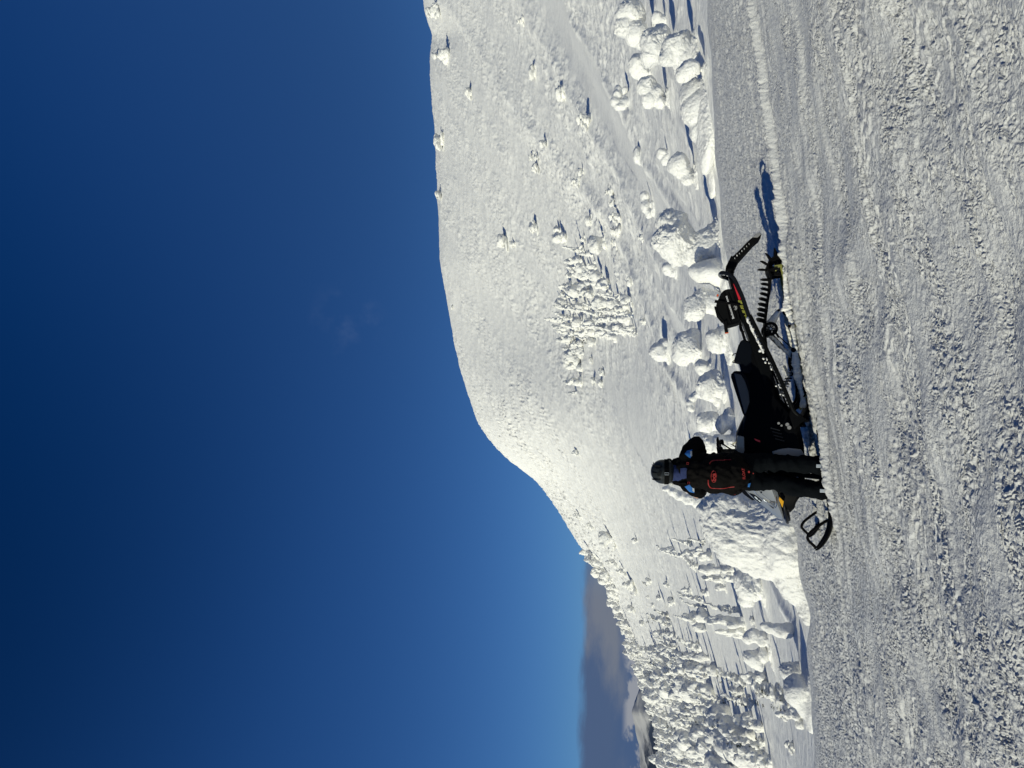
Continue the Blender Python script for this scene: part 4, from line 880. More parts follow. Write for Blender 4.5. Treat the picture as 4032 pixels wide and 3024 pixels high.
# body tub and side panels: cross sections along x, (x, half width bottom, half width top, z bottom, z top)
def loft(b, secs, seg=6):
    """rounded box sections, bridged"""
    rings = []
    for (x, wb, wt, zb, zt) in secs:
        pts = []; h = zt-zb; q = min(.25*h, .09)
        out = [(-wb*.92, zb), (-wb, zb+q*.6), (-(wb*.45+wt*.55), zb+h*.60), (-wt, zt-q), (-wt*.80, zt-q*.25), (-wt*.45, zt), (wt*.45, zt), (wt*.80, zt-q*.25), (wt, zt-q), (wb*.45+wt*.55, zb+h*.60), (wb, zb+q*.6), (wb*.92, zb)]
        rings.append([b.verts.new((x, p[0], p[1])) for p in out])
    n = len(rings[0])
    for A, B in zip(rings, rings[1:]):
        for k in range(n): b.faces.new((A[k], A[(k+1) % n], B[(k+1) % n], B[k]))
    b.faces.new(rings[0][::-1]); b.faces.new(rings[-1])
body = part('body', lambda b: loft(b, [(.56, .15, .12, .44, .575), (.40, .17, .13, .42, .62), (.28, .18, .125, .40, .655), (.10, .21, .13, .37, .650), (-.10, .24, .15, .33, .66), (-.26, .34, .20, .22, .715), (-.34, .40, .24, .15, .75), (-.45, .42, .28, .172, .79), (-.62, .43, .33, .160, .775), (-.80, .43, .37, .172, .74), (-1.0, .42, .37, .200, .66), (-1.18, .38, .33, .262, .52)]), 'black_plastic', bevel=.01)
part('toe_guard', lambda b: (a_prism(b, [(-.20, .235), (-.365, .110), (-.40, .17), (-.45, .24), (-.30, .27)], -.46, -.36), a_prism(b, [(-.20, .235), (-.365, .110), (-.40, .17), (-.45, .24), (-.30, .27)], .36, .46)), 'black_plastic', body, bevel=.006)
part('belly_panel', lambda b: a_prism(b, [(-.669, .500), (-.650, .41), (-.648, .322), (-.676, .20), (-.752, .170), (-.80, .25), (-.78, .45)], -.452, -.40), 'grey_plastic', body, bevel=.01, label='pale panel showing beside the right leg of the rider')
part('side_vent', lambda b: [a_box(b, (-.55+.04*i, -.425, .40+.01*i), (.012, .02, .10), Matrix.Rotation(.4, 3, 'Y')) for i in range(4)], 'black_gloss', body)
part('panel_bolt', lambda b: (a_disc(b, (-.372, -.40, .385), .014, .02, 14), a_disc(b, (-.395, -.41, .30), .020, .02, 14), a_disc(b, (-.43, -.415, .285), .022, .02, 14), a_disc(b, (-.40, -.405, .36), .012, .02, 8)), 'grey_plastic', body)
part('red_mark', lambda b: a_prism(b, [(-.510, .66), (-.535, .645), (-.560, .60), (-.54, .60)], -.37, -.355), 'red_paint', body)
cowl = part('dash_cowl', lambda b: loft(b, [(-.26, .12, .10, .60, .712), (-.36, .18, .15, .62, .775), (-.46, .24, .20, .64, .832), (-.52, .26, .22, .66, .842), (-.70, .28, .24, .66, .885), (-.92, .29, .24, .66, .925), (-1.06, .27, .20, .66, .905), (-1.16, .22, .13, .66, .852), (-1.24, .15, .08, .66, .772)]), 'black_plastic', bevel=.008)
part('dash_panel', lambda b: a_prism(b, [(-.470, .828), (-.512, .838), (-.66, .872), (-.70, .80), (-.640, .775), (-.488, .758)], -.285, -.20), 'hood_grey', cowl, bevel=.006, label='light grey strip of the dash beside the rider')
# hood, grey, tapering to the nose
hood = part('hood', lambda b: loft(b, [(-.70, .405, .30, .560, .850), (-.90, .40, .30, .548, .865), (-1.085, .385, .26, .500, .852), (-1.16, .365, .235, .492, .800), (-1.25, .33, .20, .485, .725), (-1.333, .28, .165, .474, .634), (-1.40, .225, .125, .465, .580), (-1.46, .15, .08, .462, .530), (-1.478, .10, .05, .480, .505)]), 'hood_grey', bevel=.012)
def on_side(x, z):           # y of the near side of the hood at this height
    sec = [(-.70, .405, .30, .560, .850), (-.90, .40, .30, .548, .865), (-1.085, .385, .26, .500, .852), (-1.16, .365, .235, .492, .800), (-1.25, .33, .20, .485, .725), (-1.333, .28, .165, .474, .634), (-1.40, .225, .125, .465, .580), (-1.46, .15, .08, .462, .530)]
    xs = [-s[0] for s in sec]; g = [float(np.interp(-x, xs, [s[i] for s in sec])) for i in (1, 2, 3, 4)]
    wb, wt, zb, zt = g; h = zt-zb; q = min(.25*h, .09); return -float(np.interp(z, [zb, zb+q*.6, zb+h*.6, zt-q, zt-q*.25, zt], [wb*.92, wb, wb*.45+wt*.55, wt, wt*.8, wt*.45]))
def decal(b, pts, th=.006, off=.002):
    """thin piece following the side of the hood: outline of (x, z)"""
    a = [b.verts.new((x, on_side(x, z)-off-th, z)) for x, z in pts]; c = [b.verts.new((x, on_side(x, z)+.02, z)) for x, z in pts]; n = len(pts)
    for i in range(n): b.faces.new((a[i], a[(i+1) % n], c[(i+1) % n], c[i]))
    b.faces.new(a); b.faces.new(c[::-1])
hl = part('headlight', lambda b: decal(b, [(-1.135, .785), (-1.20, .745), (-1.258, .712), (-1.262, .690), (-1.225, .668), (-1.185, .700), (-1.150, .745)], .010), 'black_gloss', hood, smooth=False)
part('lens', lambda b: (decal(b, [(-1.172, .742), (-1.205, .722), (-1.215, .705), (-1.19, .712), (-1.170, .728)], .016), decal(b, [(-1.215, .708), (-1.240, .690), (-1.238, .678), (-1.212, .694)], .016)), 'lens', hl, smooth=False)
def line_on(b, pts, r=.006):
    a_tube(b, [(x, on_side(x, z)-.004, z) for x, z in catmull([(p[0], p[1], 0) for p in pts], 6) for _ in (0,)] if False else [(p.x, on_side(p.x, p.y)-.004, p.y) for p in catmull([(q[0], q[1], 0) for q in pts], 6)], r, 6)
part('chrome_trim', lambda b: (line_on(b, [(-1.08, .745), (-1.14, .712), (-1.20, .655), (-1.25, .605), (-1.285, .560), (-1.300, .533), (-1.25, .522), (-1.18, .516)], .0045), line_on(b, [(-1.08, .70), (-1.16, .64), (-1.24, .565), (-1.275, .545)], .002)), 'chrome', hood)
part('side_vent_panel', lambda b: decal(b, [(-1.075, .73), (-1.13, .700), (-1.19, .648), (-1.24, .595), (-1.283, .545), (-1.24, .530), (-1.16, .524), (-1.075, .54)], .002, .001), 'hood_grey_dark', hood, smooth=False)
part('panel_bolt', lambda b: a_disc(b, (-1.115, on_side(-1.115, .665)-.006, .665), .010, .008, 14), 'black_gloss', hood)
def emblem(b):
    rg = random.Random(4); p = Vector((-1.215, .640)); d = Vector((-.86, -.70)).normalized(); n = Vector((-d.y, d.x))
    for i in range(9):
        c = p+d*(.015*i); h = rg.uniform(.005, .009); a = c-n*h; e = c+d*.010+n*h
        decal(b, [tuple(a), tuple(a+d*.007), tuple(e+d*.004), tuple(e-d*.004)], .003)
part('nose_lettering', emblem, 'black_gloss', hood, smooth=False)
part('hood_scoop', lambda b: decal(b, [(-1.10, .848), (-1.16, .800), (-1.222, .768), (-1.235, .742), (-1.16, .772), (-1.09, .822)], .004), 'black_plastic', hood, smooth=False)
nose = part('lower_nose', lambda b: loft(b, [(-1.0, .40, .38, .20, .52), (-1.15, .385, .37, .235, .505), (-1.26, .34, .33, .318, .490), (-1.33, .28, .27, .340, .478), (-1.385, .20, .19, .380, .470), (-1.41, .12, .11, .425, .462)]), 'black_plastic', bevel=.012)
part('side_reflector', lambda b: a_prism(b, [(-1.168, .486), (-1.196, .497), (-1.288, .472), (-1.222, .448)], -.402, -.36), 'orange_reflector', nose, bevel=.003, label='bright orange side reflector')
part('front_bumper', lambda b: (a_tube(b, catmull([(-1.15, -.33, .452), (-1.30, -.30, .446), (-1.44, -.22, .436), (-1.515, -.10, .426), (-1.52, 0, .424), (-1.515, .10, .426), (-1.44, .22, .436), (-1.30, .30, .446), (-1.15, .33, .452)], 6), .018, 10), a_tube(b, catmull([(-1.18, -.30, .40), (-1.38, -.24, .41), (-1.49, -.10, .40), (-1.49, .10, .40), (-1.38, .24, .41), (-1.18, .30, .40)], 6), .012, 8)), 'black_gloss')
# handlebar, controls, mirror-like screen
hb = part('handlebar', lambda b: (a_tube(b, catmull([(-.585, -.36, 1.030), (-.60, -.24, 1.045), (-.64, -.10, 1.03), (-.64, .10, 1.03), (-.60, .24, 1.045), (-.585, .36, 1.030)], 6), .013, 10), a_tube(b, [(-.645, .07, 1.03), (-.66, .05, .86)], .016), a_tube(b, [(-.645, -.07, 1.03), (-.66, -.05, .86)], .016), a_box(b, (-.645, 0, 1.04), (.05, .16, .035))), 'black_metal')
for s in (-1, 1):
    part('grip', lambda b: a_tube(b, [(-.58, s*.33, 1.030), (-.572, s*.46, 1.020)], .021, 12), 'black_rubber', hb)
    part('lever', lambda b: (a_tube(b, [(-.60, s*.30, 1.04), (-.55, s*.34, 1.055), (-.515, s*.36, 1.05)], [.012, .012, .013], 8), a_box(b, (-.60, s*.29, 1.045), (.06, .05, .05))), 'black_plastic', hb)
part('throttle_block', lambda b: (a_sphere(b, (-.540, .10, 1.050), (.045, .04, .018)), a_sphere(b, (-.555, .08, 1.00), (.038, .03, .018), 2), a_tube(b, catmull([(-.565, .10, 1.02), (-.59, .06, .98), (-.63, .02, .93), (-.66, -.02, .88)], 5), .009, 8), a_tube(b, catmull([(-.60, .02, 1.04), (-.64, -.10, .98), (-.66, -.12, .90)], 5), .006, 8)), 'black_plastic', hb)
part('tether_cord', lambda b: a_tube(b, [(-.575-.075*t/60, -.05+.010*math.cos(t*.9), .905-.09*t/60+.010*math.sin(t*.9)) for t in range(61)], .003, 5), 'black_plastic', hb)
part('key_tag', lambda b: a_prism(b, [(-.525, .805), (-.545, .825), (-.585, .885), (-.565, .895)], -.10, -.085), 'tan_plastic', hb)
# skis
for s in (-1, 1):
    y = s*.50; dz = -.012 if s < 0 else -.045; dx = 0 if s < 0 else -.085
    blade = [(-.35, .012), (-1.25, .012), (-1.46, .030), (-1.60, .085), (-1.70, .160), (-1.742, .212)]
    def ski(b):
        c = catmull([(p[0]+dx, y, p[1]+dz) for p in blade], 5); n = len(c); rs = []
        for i, p in enumerate(c):
            w = .085*(1-.55*max(0, (i-n*.62)/(n*.38))**1.5); rs.append([b.verts.new(p+Vector((0, q*w, zz))) for q, zz in ((-1, .016), (-.85, .024), (-.25, .006), (.25, .006), (.85, .024), (1, .016), (1, 0), (.25, -.024), (-.25, -.024), (-1, 0))])
        for A, B in zip(rs, rs[1:]):
            for k in range(10): b.faces.new((A[k], A[(k+1) % 10], B[(k+1) % 10], B[k]))
        b.faces.new(rs[0][::-1]); b.faces.new(rs[-1])
    sk = part('ski', ski, 'black_plastic')
    loop = catmull([(-1.440+dx, y, .060+dz), (-1.475+dx, y, .125+dz), (-1.515+dx, y, .190+dz), (-1.560+dx, y, .250+dz), (-1.608+dx, y, .283+dz), (-1.650+dx, y, .272+dz), (-1.690+dx, y, .240+dz), (-1.742+dx, y, .205+dz)], 6)
    part('ski_loop', lambda b: a_tube(b, loop, .0155, 10, flat=1.3), 'black_rubber', sk)
    part('loop_bolt', lambda b: a_disc(b, (-1.725+dx, y, .213+dz), .008, .075, 12), 'chrome', sk)
    part('spindle', lambda b: (a_tube(b, [(-.98, y*.96, .07+dz*.5), (-.94, y*.80, .33)], [.030, .022]), a_tube(b, [(-.95, y*.84, .28), (-.80, s*.30, .33)], .014), a_tube(b, [(-.95, y*.86, .22), (-1.05, s*.30, .27)], .014), a_box(b, (-.98, y, .05+dz*.6), (.16, .05, .06))), 'black_metal', sk)
    part('ski_shock', lambda b: a_tube(b, [(-.96, y*.84, .26), (-.90, s*.26, .52)], .022), 'shock_metal', sk)
# ------------------------------------------------------------------ black bag strapped on the tunnel
SR = sled.matrix_basis.copy()
bag = empty('tunnel_bag', MPOS, MROT); tag(bag, 'black padded bag with white lettering strapped on the sled tunnel behind the seat', 'bag')
mat('bag_fabric', (.006, .0065, .007), .8, noise=(220, .35, .25)); mat('white_print', (.75, .75, .75), .6); mat('orange_webbing', (.75, .12, .03), .6); mat('grey_print', (.45, .45, .43), .6)
bprof = [(1.165, .640), (1.188, .680), (1.188, .730), (1.160, .775), (1.10, .815), (1.03, .852), (.97, .858), (.925, .845), (.86, .818), (.80, .782), (.768, .758), (.772, .690), (.785, .630), (.83, .612), (1.10, .640)]
def bagf(b):
    P_ = [(p[0], p[1]) for p in bprof]; c = Vector((.97, .73)); rs = []
    for (y, sc) in ((-.190, .86), (-.198, .93), (-.19, .985), (-.12, 1.), (0, 1.01), (.12, 1.), (.19, .985), (.198, .93), (.19, .86)):
        rs.append([b.verts.new((c.x+(p.x-c.x)*sc, y, c.y+(p.y-c.y)*sc)) for p in [Vector((q.x, q.y)) for q in catmull([(u[0], u[1], 0) for u in P_], 3, True)]])
    n = len(rs[0])
    for A, B in zip(rs, rs[1:]):
        for k in range(n): b.faces.new((A[k], A[(k+1) % n], B[(k+1) % n], B[k]))
    b.faces.new(rs[0][::-1]); b.faces.new(rs[-1])
part('bag_body', bagf, 'bag_fabric', bag)
part('lid_seam', lambda b: (a_tube(b, catmull([(1.165, -.196, .742), (1.0, -.2, .742), (.85, -.198, .730), (.80, -.19, .715)], 5), .006, 6), a_tube(b, catmull([(1.15, -.194, .700), (.98, -.2, .668), (.83, -.196, .650)], 5), .004, 6)), 'black_rubber', bag)
part('buckle_strap', lambda b: (a_prism(b, [(.825, .800), (.845, .760), (.745, .762), (.700, .760), (.700, .800), (.75, .800)], -.205, -.19), a_prism(b, [(1.06, .868), (1.09, .852), (1.00, .600), (.97, .600)], -.206, -.198), a_prism(b, [(1.02, .874), (.90, .862), (.82, .815), (.83, .80), (.90, .845), (1.02, .856)], -.17, -.10)), 'black_rubber', bag, bevel=.003)
part('webbing_tab', lambda b: (a_box(b, (1.140, -.15, .818), (.024, .05, .020), Matrix.Rotation(.5, 3, 'Y'))), 'orange_webbing', bag, bevel=.003)
part('strap_tip', lambda b: a_box(b, (.696, -.198, .780), (.010, .016, .040)), 'orange_webbing', bag)
def text(name, body, size, m, parent, origin, xdir, ydir, shear=0, bold=.0, ext=.0015, cx=False):
    c = bpy.data.curves.new(name, 'FONT'); c.body = body; c.size = size; c.extrude = ext; c.offset = bold; c.shear = shear; c.resolution_u = 3
    if cx: c.align_x = 'CENTER'; c.align_y = 'CENTER'
    o = bpy.data.objects.new(name, c); S.collection.objects.link(o); dg = bpy.context.evaluated_depsgraph_get(); me = bpy.data.meshes.new_from_object(o.evaluated_get(dg)); bpy.data.objects.remove(o)
    X = Vector(xdir).normalized(); Y = Vector(ydir); Y = (Y-X*Y.dot(X)).normalized(); Z = X.cross(Y)
    me.transform(Matrix(((X.x, Y.x, Z.x, origin[0]), (X.y, Y.y, Z.y, origin[1]), (X.z, Y.z, Z.z, origin[2]), (0, 0, 0, 1))))
    me.materials.clear(); me.materials.append(MAT[m]); r = bpy.data.objects.new(name, me); return link(r, parent)
text('lettering', 'Backcountry Access', .0335, 'white_print', bag, (.845, -.2015, .676), (1, 0, .16), (0, 0, 1), bold=.0006)
part('round_badge', lambda b: (a_tube(b, [(.965+.024*math.cos(t*math.pi/12), -.2, .648+.016*math.sin(t*math.pi/12)) for t in range(24)], .0028, 6, closed=True)), 'grey_print', bag)
text('badge_lettering', 'bca', .022, 'grey_print', bag, (.965, -.2015, .647), (1, 0, .16), (0, 0, 1), bold=.0008, cx=True)

# ------------------------------------------------------------------ the rider
mat('black_cloth', (.0045, .0047, .005), .9, noise=(45, .3, .3)); mat('dark_pants', (.0034, .0045, .0058), .85, noise=(40, .3, .25)); mat('skin', (.45, .28, .2), .5)
mat('blue_fabric', (.018, .14, .44), .8, noise=(90, .2, .15)); mat('navy_fabric', (.006, .018, .085), .85, noise=(120, .3, .2)); mat('helmet_shell', (.022, .025, .027), .42, coat=.15)
mat('helmet_dark', (.012, .013, .014), .3); mat('reflective', (.42, .46, .50), .45); mat('pack_fabric', (.0055, .005, .0048), .75, noise=(70, .5, .4)); mat('red_piping', (.30, .014, .012), .65)
mat('goggle_frame', (.55, .55, .53), .4)
FX, FY, FZ = -.965, 8.02, -1.855
rider = empty('person', (FX, FY, FZ)); tag(rider, 'person in black snow clothes and helmet standing back to the camera beside the sled', 'person')
def vox(name, fn, m, parent, v=.012, sm=5, disp=None, label=None):
    bm = bmesh.new(); fn(bm); me = remeshed(bm, v, sm, disp, name); me.materials.append(MAT[m]); o = bpy.data.objects.new(name, me); link(o, parent)
    if label: o['label'] = label
    return o
def folds(a=.012, s=.12, zs=2.2):
    def f(p, n):
        q = p*np.array([1, 1, zs]); w = q+.03*np.stack([pn3(q, .15, 1), pn3(q, .15, 2), pn3(q, .15, 3)], 1)
        return a*(1-2*np.abs(pn3(w, s, 4)))*.6+a*.5*pn3(w, s*.45, 5)
    return f
# the body itself, one skin (y+ is forward, away from the viewer)
def hand(b, s):
    base = Vector((s*.10, .36, 1.30)); a_sphere(b, base, (.045, .030, .050), 3)
    for i, (l, o) in enumerate(((.075, .034), (.085, .012), (.078, -.010), (.060, -.032))):
        r0 = base+Vector((-s*.035, .01, o)); a_limb(b, [r0, r0+Vector((-s*l*.45, .022, .0)), r0+Vector((-s*l*.75, .005, -.004)), r0+Vector((-s*l*.8, -.022, -.008))], [.0125, .0115, .011, .010])
    a_limb(b, [base+Vector((s*.005, -.01, .045)), base+Vector((-s*.02, -.015, .075)), base+Vector((-s*.05, -.01, .088))], [.014, .013, .011])
def bodyf(b):
    a_sphere(b, (0, .03, 1.68), (.078, .098, .115), 3); a_sphere(b, (0, .075, 1.635), (.055, .06, .06), 3)
    a_sphere(b, (0, .138, 1.665), (.014, .020, .022), 2); a_sphere(b, (0, .118, 1.622), (.026, .014, .010), 2); a_sphere(b, (0, .105, 1.59), (.026, .022, .02), 2)
    for s in (-1, 1): a_sphere(b, (s*.080, .02, 1.675), (.012, .022, .032), 2); a_sphere(b, (s*.030, .113, 1.690), (.014, .012, .010), 2)
    a_limb(b, [(0, .02, 1.60), (0, 0, 1.47)], [.058, .066]); a_limb(b, [(0, 0, 1.40), (0, 0, 1.15), (0, 0, .98)], [.15, .135, .145], squash=(1.05, .75, 1))
    for s in (-1, 1):
        a_limb(b, [(s*.05, 0, 1.43), (s*.17, 0, 1.42), (s*.265, .12, 1.32), (s*.10, .34, 1.30)], [.07, .062, .045, .028])
        a_limb(b, [(s*.09, 0, .95), (s*.105, .015, .50), (s*.11, -.01, .10), (s*.11, .10, .05)], [.095, .06, .042, .04]); hand(b, s)
body_o = vox('body', bodyf, 'skin', rider, .0085, 2)
bm = bmesh.new()
for s in (-1, 1): a_sphere(bm, (s*.030, .120, 1.690), .009, 2)
bm_obj('eye', bm, 'reflective', rider)
# trousers
def trous(b):
    a_limb(b, [(.02, 0, 1.02), (.02, 0, .90)], [.185, .19], squash=(1.05, .72, 1))
    a_limb(b, [(.105, .0, .88), (.118, .01, .62), (.115, .01, .45), (.114, -.01, .30), (.104, -.015, .12), (.102, -.01, .06)], [.106, .096, .086, .084, .088, .086])
    a_limb(b, [(-.078, .0, .88), (-.085, .03, .62), (-.102, .03, .45), (-.136, -.01, .30), (-.158, -.03, .10), (-.160, -.03, .02)], [.102, .092, .084, .084, .090, .088])
tr = vox('trousers', trous, 'dark_pants', rider, .012, 5, folds(.032, .19, 1.5))
for s, px, pz in ((1, .108, .085), (-1, -.150, .050)):
    bm = bmesh.new(); a_box(bm, (px, -.122 if s > 0 else -.130, pz), (.036, .010, .085), Matrix.Rotation(.06*s, 3, 'X')); bm_obj('reflective_tab', bm, 'reflective', tr, bevel=.003)
# boots
for s, px, pz in ((1, .095, 0), (-1, -.135, -.02)):
    def bt(b):
        a_limb(b, [(px, -.02, .16+pz), (px, -.03, .05+pz)], [.075, .066]); a_limb(b, [(px, -.04, .03+pz), (px+.02*s, .10, .02+pz), (px+.03*s, .19, .015+pz)], [.055, .055, .042], squash=(1, 1, .8))
    bo = vox('boot', bt, 'black_plastic', rider, .01, 4); bm = bmesh.new(); a_prism(bm, [(-.05, -.03), (.05, -.03), (.05, -.005), (-.05, -.005)], -.09, .22); bmesh.ops.translate(bm, vec=(px, 0, pz), verts=bm.verts[:]); bm_obj('sole', bm, 'black_rubber', bo, bevel=.006)
# jacket
def jack(b):
    a_limb(b, [(.02, 0, 1.38), (.025, .0, 1.15), (.025, 0, .90)], [.190, .185, .195], squash=(1.04, .74, 1))
    a_limb(b, [(-.14, 0, 1.425), (.16, 0, 1.425)], [.085, .085]); a_sphere(b, (.01, 0, 1.46), (.12, .09, .07), 3)
    a_limb(b, [(.16, -.01, 1.43), (.225, .03, 1.40), (.305, .09, 1.335), (.20, .24, 1.28), (.12, .33, 1.295)], [.088, .092, .080, .066, .045])
    a_limb(b, [(-.15, -.01, 1.40), (-.185, .02, 1.37), (-.215, .09, 1.30), (-.17, .24, 1.26), (-.12, .33, 1.295)], [.086, .084, .080, .066, .045])
ja = vox('jacket', jack, 'black_cloth', rider, .012, 4, folds(.018, .13, 1.3))
def glove(b, s):
    hand(b, s)
for s in (-1, 1):
    def gl(b):
        hand(b, s); a_sphere(b, (s*.10, .36, 1.30), (.052, .038, .058), 3)
    vox('glove', gl, 'black_cloth', rider, .0065, 1)
# blue shoulder patches and grey chips, slightly proud of the cloth
def patch_on(b, target, pts, th=.004):
    """outline (x,z) laid on the back of target, by casting towards +y"""
    me = target.data; from mathutils.bvhtree import BVHTree
    T_ = BVHTree.FromPolygons([v.co[:] for v in me.vertices], [p.vertices[:] for p in me.polygons])
    P_ = [Vector((p[0], 0, p[1])) for p in pts]; dense = []
    for i in range(len(P_)):
        for j in range(6): dense.append(P_[i].lerp(P_[(i+1) % len(P_)], j/6))
    c = sum(dense, Vector())/len(dense)
    def prj(q):
        h = T_.ray_cast(Vector((q.x, -1, q.z)), Vector((0, 1, 0)))
        return Vector((q.x, (h[0].y if h[0] else -.05)-th, q.z))
    rings = [[prj(c.lerp(q, f)) for q in dense] for f in (1, .75, .5, .25)]; V = [[b.verts.new(v) for v in r] for r in rings]; n = len(dense)
    inner = [b.verts.new(v+Vector((0, th*2.5, 0))) for v in rings[0]]; cc_ = b.verts.new(prj(c))
    for k in range(n):
        k2 = (k+1) % n; b.faces.new((inner[k], inner[k2], V[0][k2], V[0][k]))
        for a in range(3): b.faces.new((V[a][k], V[a][k2], V[a+1][k2], V[a+1][k]))
        b.faces.new((V[3][k], V[3][k2], cc_))
def lp(*pts): return [(x-FX, z-FZ) for x, z in pts]
def P3(X, Y, y=8.0):            # photo point -> rider coordinates
    v = view_pt(X*2212/4032, Y*2212/4032, y); return (v.x-FX, v.z-FZ)
def s4(x, y): return P3(2520+x*.18083, 1700+y*.18083, 7.9)
def s5(x, y): return P3(2880+x*.18083, 1700+y*.18083, 7.9)
def patch(name, m, parent, target, pts, th=.005):
    bm = bmesh.new(); patch_on(bm, target, pts, th); return bm_obj(name, bm, m, parent)
patch('shoulder_patch', 'blue_fabric', ja, ja, [s4(975, 1210), s4(1060, 1165), s4(1135, 1150), s4(1150, 1240), s4(1190, 1350), s4(1080, 1320)])
patch('shoulder_patch', 'blue_fabric', ja, ja, [s4(975, 490), s4(1030, 420), s4(1150, 398), s4(1110, 450), s4(1110, 580), s4(1060, 560)])
patch('reflective_chip', 'reflective', ja, ja, [s4(1140, 1200), s4(1185, 1240), s4(1190, 1330), s4(1145, 1300)], .008)
patch('reflective_chip', 'reflective', ja, ja, [s4(1090, 435), s4(1135, 430), s4(1140, 530), s4(1110, 555)], .008)
patch('hem_patch', 'blue_fabric', tr, tr, [s5(250, 1165), s5(420, 1120), s5(400, 1210), s5(260, 1190)], .02)
patch('collar_patch', 'navy_fabric', ja, ja, [s4(880, 800), s4(1000, 780), s4(1060, 860), s4(1060, 990), s4(940, 1040), s4(880, 930)], .008)
# collar / gaiter
vox('neck_gaiter', lambda b: (a_limb(b, [(-.012, .0, 1.60), (-.012, -.012, 1.50), (-.012, -.02, 1.43)], [.088, .090, .098], squash=(1, .95, 1))), 'navy_fabric', rider, .01, 3, folds(.010, .09, 2.5))
vox('hood_collar', lambda b: (a_limb(b, [(.098, .02, 1.56), (.115, -.01, 1.47)], [.045, .06]), a_limb(b, [(-.115, .03, 1.55), (-.12, .0, 1.47)], [.04, .05])), 'black_cloth', rider, .01, 3, folds(.008, .06, 1))
# helmet
HC = Vector((-.005, .02, 1.695))
def helf(b):
    a_sphere(b, HC+Vector((0, -.01, .0)), (.134, .155, .132), 4); a_sphere(b, HC+Vector((0, -.03, -.055)), (.130, .125, .075), 3); a_limb(b, [HC+Vector((-.10, .08, -.07)), HC+Vector((0, .165, -.095)), HC+Vector((.10, .08, -.07))], [.042, .038, .042])
    a_sphere(b, HC+Vector((0, .10, .10)), (.06, .08, .03), 3)
he = vox('helmet', helf, 'helmet_shell', rider, .007, 4)
def ridge(b):
    for s in (-.6, 0, .6):
        pts = [HC+Vector((s*.10*math.cos(t*.0)+s*.03, -.01-.154*math.cos(a)*(1-abs(s)*.10), .131*math.sin(a)*(1-abs(s)*.14))) for t, a in enumerate([x*.12+.25 for x in range(11)])]
        a_tube(b, pts, [.002+.006*math.sin(i/10*math.pi) for i in range(11)], 8)
part('helmet_ridge', ridge, 'helmet_dark', he)
patch('helmet_vent', 'helmet_dark', he, he, [(.055, 1.775), (.085, 1.735), (.075, 1.70), (.045, 1.72), (.04, 1.765)], .003)
patch('helmet_vent', 'helmet_dark', he, he, [(-.015, 1.765), (.03, 1.735), (.02, 1.705), (-.035, 1.72), (-.04, 1.75)], .003)
patch('helmet_vent', 'helmet_dark', he, he, [(-.085, 1.745), (-.065, 1.74), (-.062, 1.72), (-.09, 1.722)], .003)
part('peak', lambda b: a_prism(b, [(-.09, 1.80), (.08, 1.80), (.07, 1.79), (-.08, 1.79)], .10, .25), 'helmet_dark', he, bevel=.004)
def band_(b, c, rx_, ry_, z0, z1, th=.006, a0=0, a1=2*math.pi, n=48):
    rs = []
    for k in range(n+1):
        t = a0+(a1-a0)*k/n; d = Vector((math.cos(t), math.sin(t), 0)); p = lambda q, z: b.verts.new((c[0]+d.x*(rx_+q), c[1]+d.y*(ry_+q), z))
        rs.append([p(0, z0), p(th, z0), p(th, z1), p(0, z1)])
    for A, B in zip(rs, rs[1:]):
        for k in range(4): b.faces.new((A[k], A[(k+1) % 4], B[(k+1) % 4], B[k]))
gs = part('goggle_strap', lambda b: band_(b, (HC.x, HC.y-.012), .134, .150, 1.632, 1.680, .005, math.pi*.93, math.pi*2.07), 'black_cloth', he)
part('strap_buckle', lambda b: a_tube(b, [(-.018, -.155, 1.678), (.004, -.155, 1.678), (.004, -.155, 1.634), (-.018, -.155, 1.634)], .0025, 6, closed=True), 'reflective', gs)
part('visor', lambda b: a_sphere(b, HC+Vector((0, .12, -.025)), (.10, .055, .048), 3), 'black_gloss', he)
part('goggle_corner', lambda b: (a_sphere(b, (-.135, .06, 1.600), (.030, .045, .026), 3)), 'goggle_frame', rider)
# ------------------------------------------------------------------ backpack
pk = empty('backpack', (FX, FY-.17, FZ+.85)); tag(pk, 'black backpack with red piping and a red oval badge on the back of the rider', 'backpack')
def PK(p): return Vector((p[0], p[1]+.17, p[2]-.85))
def packf(b):
    for (c, r) in (((-.005, -.17, 1.36), (.145, .075, .085)), ((-.005, -.20, 1.24), (.155, .095, .12)), ((.0, -.21, 1.10), (.158, .105, .14)), ((.0, -.19, .95), (.165, .10, .13)), ((0, -.16, .88), (.16, .08, .08)), ((-.15, -.15, .98), (.07, .07, .11)), ((-.13, -.14, 1.15), (.075, .07, .13)), ((.15, -.14, .96), (.07, .07, .10)), ((.13, -.14, 1.15), (.075, .07, .13))):
        a_sphere(b, PK(c), r, 3)
pb = vox('pack_body', packf, 'pack_fabric', pk, .010, 4, folds(.017, .075, .7))
def straps(b):
    for s in (-1, 1):
        a_tube(b, [PK(q) for q in catmull([(s*.10, -.10, 1.44), (s*.115, -.03, 1.50), (s*.12, .08, 1.47), (s*.13, .16, 1.38), (s*.15, .15, 1.15), (s*.17, .02, 1.02), (s*.16, -.10, .98)], 5)], .018, 8, flat=1.6)
part('shoulder_strap', straps, 'black_cloth', pk)
part('waist_belt', lambda b: (a_tube(b, [PK(q) for q in catmull([(.10, -.16, .93), (.19, -.10, .92), (.225, .03, .92), (.15, .15, .92), (0, .19, .92), (-.15, .15, .92), (-.20, .03, .92), (-.18, -.10, .92), (-.10, -.16, .93)], 5)], .022, 8)), 'black_cloth', pk)
from mathutils.bvhtree import BVHTree
TB_ = BVHTree.FromPolygons([v.co[:] for v in pb.data.vertices], [p.vertices[:] for p in pb.data.polygons])
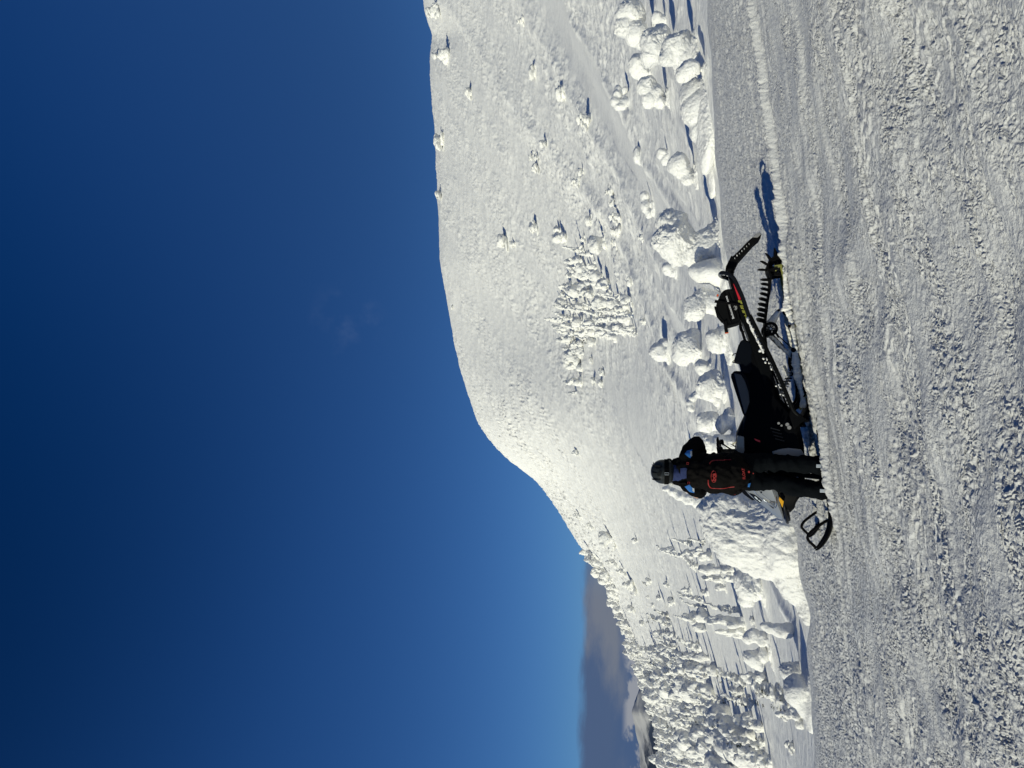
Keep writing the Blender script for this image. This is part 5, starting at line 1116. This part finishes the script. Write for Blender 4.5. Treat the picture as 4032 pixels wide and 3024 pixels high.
def on_pack(x, z, off=.004):
    h = TB_.ray_cast(Vector((x, -1, z-.85)), Vector((0, 1, 0))); return Vector((x, (h[0].y if h[0] else -.05)-off, z-.85))
def piping(b, pts, r): a_tube(b, [on_pack(p.x, p.y, r*.4) for p in catmull([(q[0], q[1], 0) for q in pts], 6)], r, 6)
part('red_piping', lambda b: piping(b, [s4(1455, 1000), s4(1460, 1090), s4(1500, 1165), s4(1560, 1195), s4(1700, 1190), s4(1850, 1180), s4(2020, 1155)], .0055), 'red_piping', pk)
part('red_piping', lambda b: piping(b, [s4(1480, 670), s4(1560, 612), s4(1700, 598), s4(1850, 598), s4(1955, 585)], .0055), 'red_piping', pk)
lc = s4(1572, 928)
def oval(b): a_tube(b, [on_pack(lc[0]+.060*math.cos(t*math.pi/20), lc[1]+.026*math.sin(t*math.pi/20), .004) for t in range(40)], .0035, 6, closed=True)
part('oval_badge', oval, 'red_piping', pk)
o_ = text('badge_lettering', 'bca', .058, 'red_piping', pk, tuple(on_pack(lc[0]-.004, lc[1], .016)), (1, 0, .04), (0, 0, 1), bold=.0022, ext=.006, cx=True)
lt = s5(222, 870); text('model_lettering', 'FLOAT', .038, 'red_piping', pk, tuple(on_pack(lt[0], lt[1], .012)), (1, 0, .10), (0, 0, 1), bold=.0004, ext=.004, cx=True)
part('bottom_tag', lambda b: (a_box(b, on_pack(*s5(350, 850), .004), (.022, .006, .022)), a_box(b, on_pack(*s5(445, 880), .004), (.012, .006, .010))), 'red_piping', pk, bevel=.002)
for (qx, qy) in ((1027, 665), (1048, 1088)):
    part('red_stitch_square', lambda b: a_tube(b, [on_pack(s4(qx, qy)[0]+u*.010, s4(qx, qy)[1]+v*.010, .002) for u, v in ((-1, -1), (1, -1), (1, 1), (-1, 1))], .0022, 6, closed=True), 'red_piping', pk)
hx = s4(2050, 1290)
part('airbag_handle', lambda b: (a_tube(b, [(s4(2055, 1215)[0], -.02, s4(2055, 1215)[1]-.85), (s4(2045, 1350)[0], -.02, s4(2045, 1350)[1]-.85)], .0085, 8), a_tube(b, [(s4(2110, 1290)[0]+.012*math.cos(t*.6), -.02, s4(2110, 1290)[1]-.85+.014*math.sin(t*.6)) for t in range(9)], .003, 6)), 'red_piping', pk)
part('hip_pocket', lambda b: (a_sphere(b, (s4(1980, 1230)[0], -.0, s4(1980, 1230)[1]-.85), (.035, .06, .06), 3), a_sphere(b, (s4(2120, 1240)[0], .0, s4(2120, 1240)[1]-.85), (.04, .06, .04), 3)), 'pack_fabric', pk)
